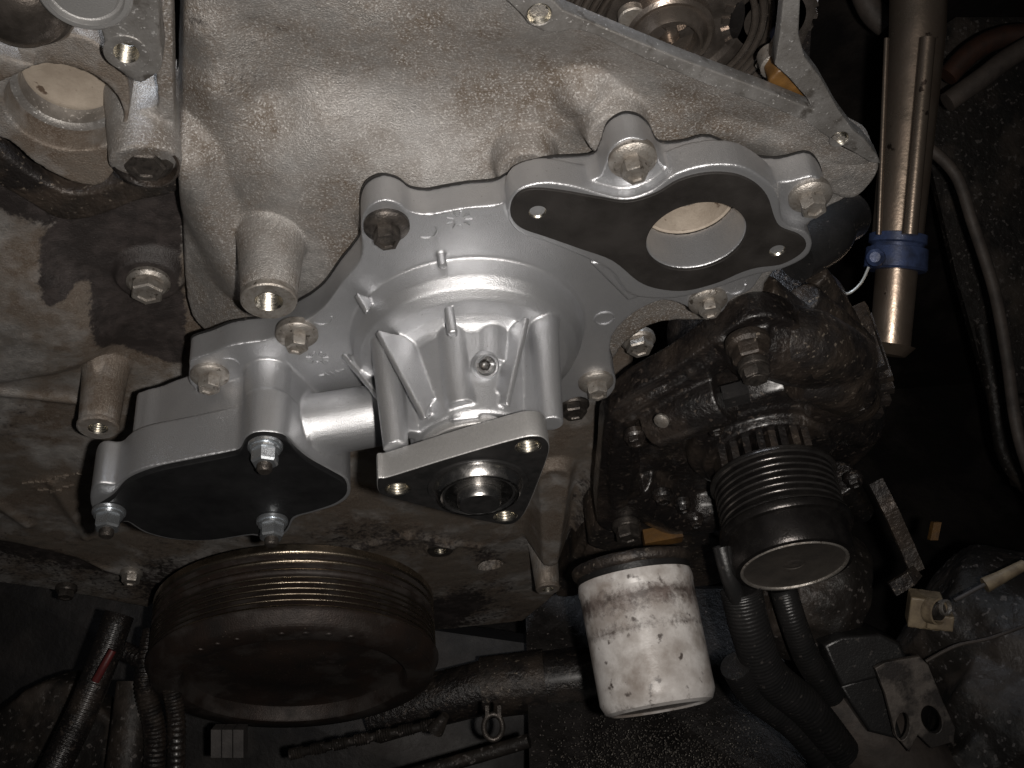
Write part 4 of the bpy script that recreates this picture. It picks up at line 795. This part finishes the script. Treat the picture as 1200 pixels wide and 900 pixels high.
# ================================================================== BOTTOM
pan = thing("gritty_pan", "black grit covered oil pan face under the white oil filter", "oil pan", pz(740, 830, 720))
mb = MB(); mb.prism([pz(616, 720, 1010), pz(660, 690, 1020), pz(900, 690, 1000), pz(960, 960, 830), pz(622, 960, 830)], back * 14); mb.build("pan_face", M['grit'], pan, smooth=False)
gm = MB()
for k in range(2600):
    x = random.gauss(770, 70); y = 915 - abs(random.gauss(0, 45))
    if not (640 < x < 900 and 835 < y < 915): continue
    c = pz(x, y, 905 - (y - 820) * .62 - 14); s = random.uniform(.2, .75); e = camdir((random.gauss(0, 1), random.gauss(0, 1), random.gauss(0, 1))); e /= np.linalg.norm(e); f = np.cross(e, back); f /= np.linalg.norm(f); g_ = np.cross(e, f)
    gm.add([c + e * s, c - e * s, c + f * s, c - f * s, c + g_ * s, c - g_ * s], [(0, 2, 4), (2, 1, 4), (1, 3, 4), (3, 0, 4), (2, 0, 5), (1, 2, 5), (3, 1, 5), (0, 3, 5)])
o = gm.build("loose_grit", M['old_bolt'], pan, smooth=False); o['kind'] = 'stuff'
rk = thing("steering_tube", "dark horizontal steering tube beneath the crank pulley", "tube", pz(560, 810, 830))
mb = MB(); mb.tube([pz(440, 840, 960), pz(500, 822, 950), pz(566, 806, 945), pz(700, 790, 940)], [22, 22, 22, 24], 28); mb.build("tube_body", M['oily'], rk)
mb = MB(); mb.tube([pz(566, 806, 944), pz(640, 797, 942)], 25, 28); mb.build("tube_sleeve", M['oily_brown'], rk)
cl = thing("hose_clamp", "small worn steel ring clamp in the dark under the pulley", "clamp", pz(578, 855, 760))
cc_ = pz(578, 852, 760); mb = MB(); mb.tube([cc_ + camdir((math.cos(a) * 6.2, math.sin(a) * 8.4, 0)) for a in np.linspace(0, 2 * math.pi, 40, endpoint=False)], 1.9, 10, closed=True); mb.build("ring", M['dark_bolt'], cl)
for sx in (-4, 4):
    mb = MB(); mb.box(cc_ + camdir((sx, 11, 0)), camdir((1, 0, 0)) * 1.2, camdir((0, 1, 0)) * 4, back * 3); mb.build("ear", M['dark_bolt'], cl, smooth=False)
rod = thing("threaded_rod", "dark threaded rod lying under the crank pulley", "rod", pz(420, 865, 790))
mb = MB(); P0, P1 = pz(340, 884, 800), pz(512, 848, 780); d_ = P1 - P0; L_ = np.linalg.norm(d_); prof = [(3, 0)]
for i in range(60): prof += [(4.2 if i % 9 < 6 else 3, L_ * (i + .3) / 60), (3.0, L_ * (i + .8) / 60)]
mb.lathe(P0, d_, prof, 16); mb.build("rod_body", M['panel'], rod)
mb = MB(); mb.tube([pz(510, 856, 776), pz(522, 838, 772)], [6, 3], 12); mb.build("rod_tip", M['panel'], rod)
lr = MB(); lr.tube([pz(440, 920, 800), pz(560, 886, 790), pz(620, 868, 785)], 5, 12); tag(lr.build("lower_bar", M['panel'], at=pz(540, 890, 790)), "thin dark bar crossing the bottom edge below the ring clamp", "bar")
wcn = thing("grey_connector", "small grey plastic connector in the dark under the crank pulley", "connector", pz(270, 868, 830))
for k in range(3):
    mb = MB(); mb.box(pz(256 + k * 13, 868, 830), camdir((1, 0, 0)) * 3.6, camdir((0, 1, 0)) * 10, back * 7); mb.build("connector_block", M['rubber_dusty'], wcn, smooth=False)
con2 = hose("corrugated_conduit", [(50, 930, 760), (74, 880, 770), (98, 830, 780), (122, 770, 790), (140, 720, 800)], 10, M['oily'], "black corrugated conduit rising from the lower left corner", "conduit", rib=.035)
hose("red_cable", [(112, 798, 762), (122, 780, 762), (132, 762, 764)], 2.6, M['red'], "short red taped cable beside the black conduit, lower left", "cable")
hose("black_harness", [(180, 740, 820), (170, 800, 800), (182, 860, 800), (178, 930, 800)], 7, M['oily'], "oily black harness hanging left of the crank pulley", "harness", rib=.12, group="harnesses beside the crank pulley")
hose("black_harness", [(140, 760, 820), (190, 790, 800), (206, 840, 800), (205, 930, 800)], 6, M['oily'], "second oily black harness hanging close to the pulley", "harness", rib=.12, group="harnesses beside the crank pulley")
mb = MB(); mb.prism([pz(-60, 870, 860), pz(0, 830, 860), pz(50, 800, 860), pz(80, 795, 860), (pz(150, 860, 840)), pz(150, 960, 820), pz(-60, 960, 830)], back * 30); tag(link("subframe_lump", cast(mb, 3, 6, 8, 30), M['panel'], None, True, at=pz(40, 880, 850)), "dusty brown subframe piece in the lower left corner", "subframe")
mb = MB(); mb.tube([pz(140, 960, 800), pz(160, 800, 830)], 14, 16); tag(mb.build("dusty_post", M['panel'], at=pz(150, 880, 815)), "dusty dark post between the conduit and the harness", "post")
# sump side below the case, dark
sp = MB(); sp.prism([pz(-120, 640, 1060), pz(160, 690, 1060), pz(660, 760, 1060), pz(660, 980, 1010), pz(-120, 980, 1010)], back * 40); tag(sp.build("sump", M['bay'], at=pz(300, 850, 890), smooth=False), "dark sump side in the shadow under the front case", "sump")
# hose elbow behind the pump's right end
hose("rubber_elbow", [(930, 300, 600), (965, 280, 610), (978, 262, 625), (992, 254, 640)], 14, M['rubber'], "shiny black rubber elbow behind the right end of the pump", "hose", seg=28)
st = MB()
for a, b, r in (((880, 350, 590), (960, 420, 610), 16), ((940, 350, 600), (1010, 410, 640), 10), ((955, 320, 610), (1000, 390, 650), 7)): st.tube([pz(*a), pz(*b)], r, 14)
tag(link("support_stay", cast(st, 1.4, 5, 2, 14), M['oily_brown'], None, True, at=pz(950, 380, 610)), "grimy brown support stay between the pump and the accessory bracket", "bracket")
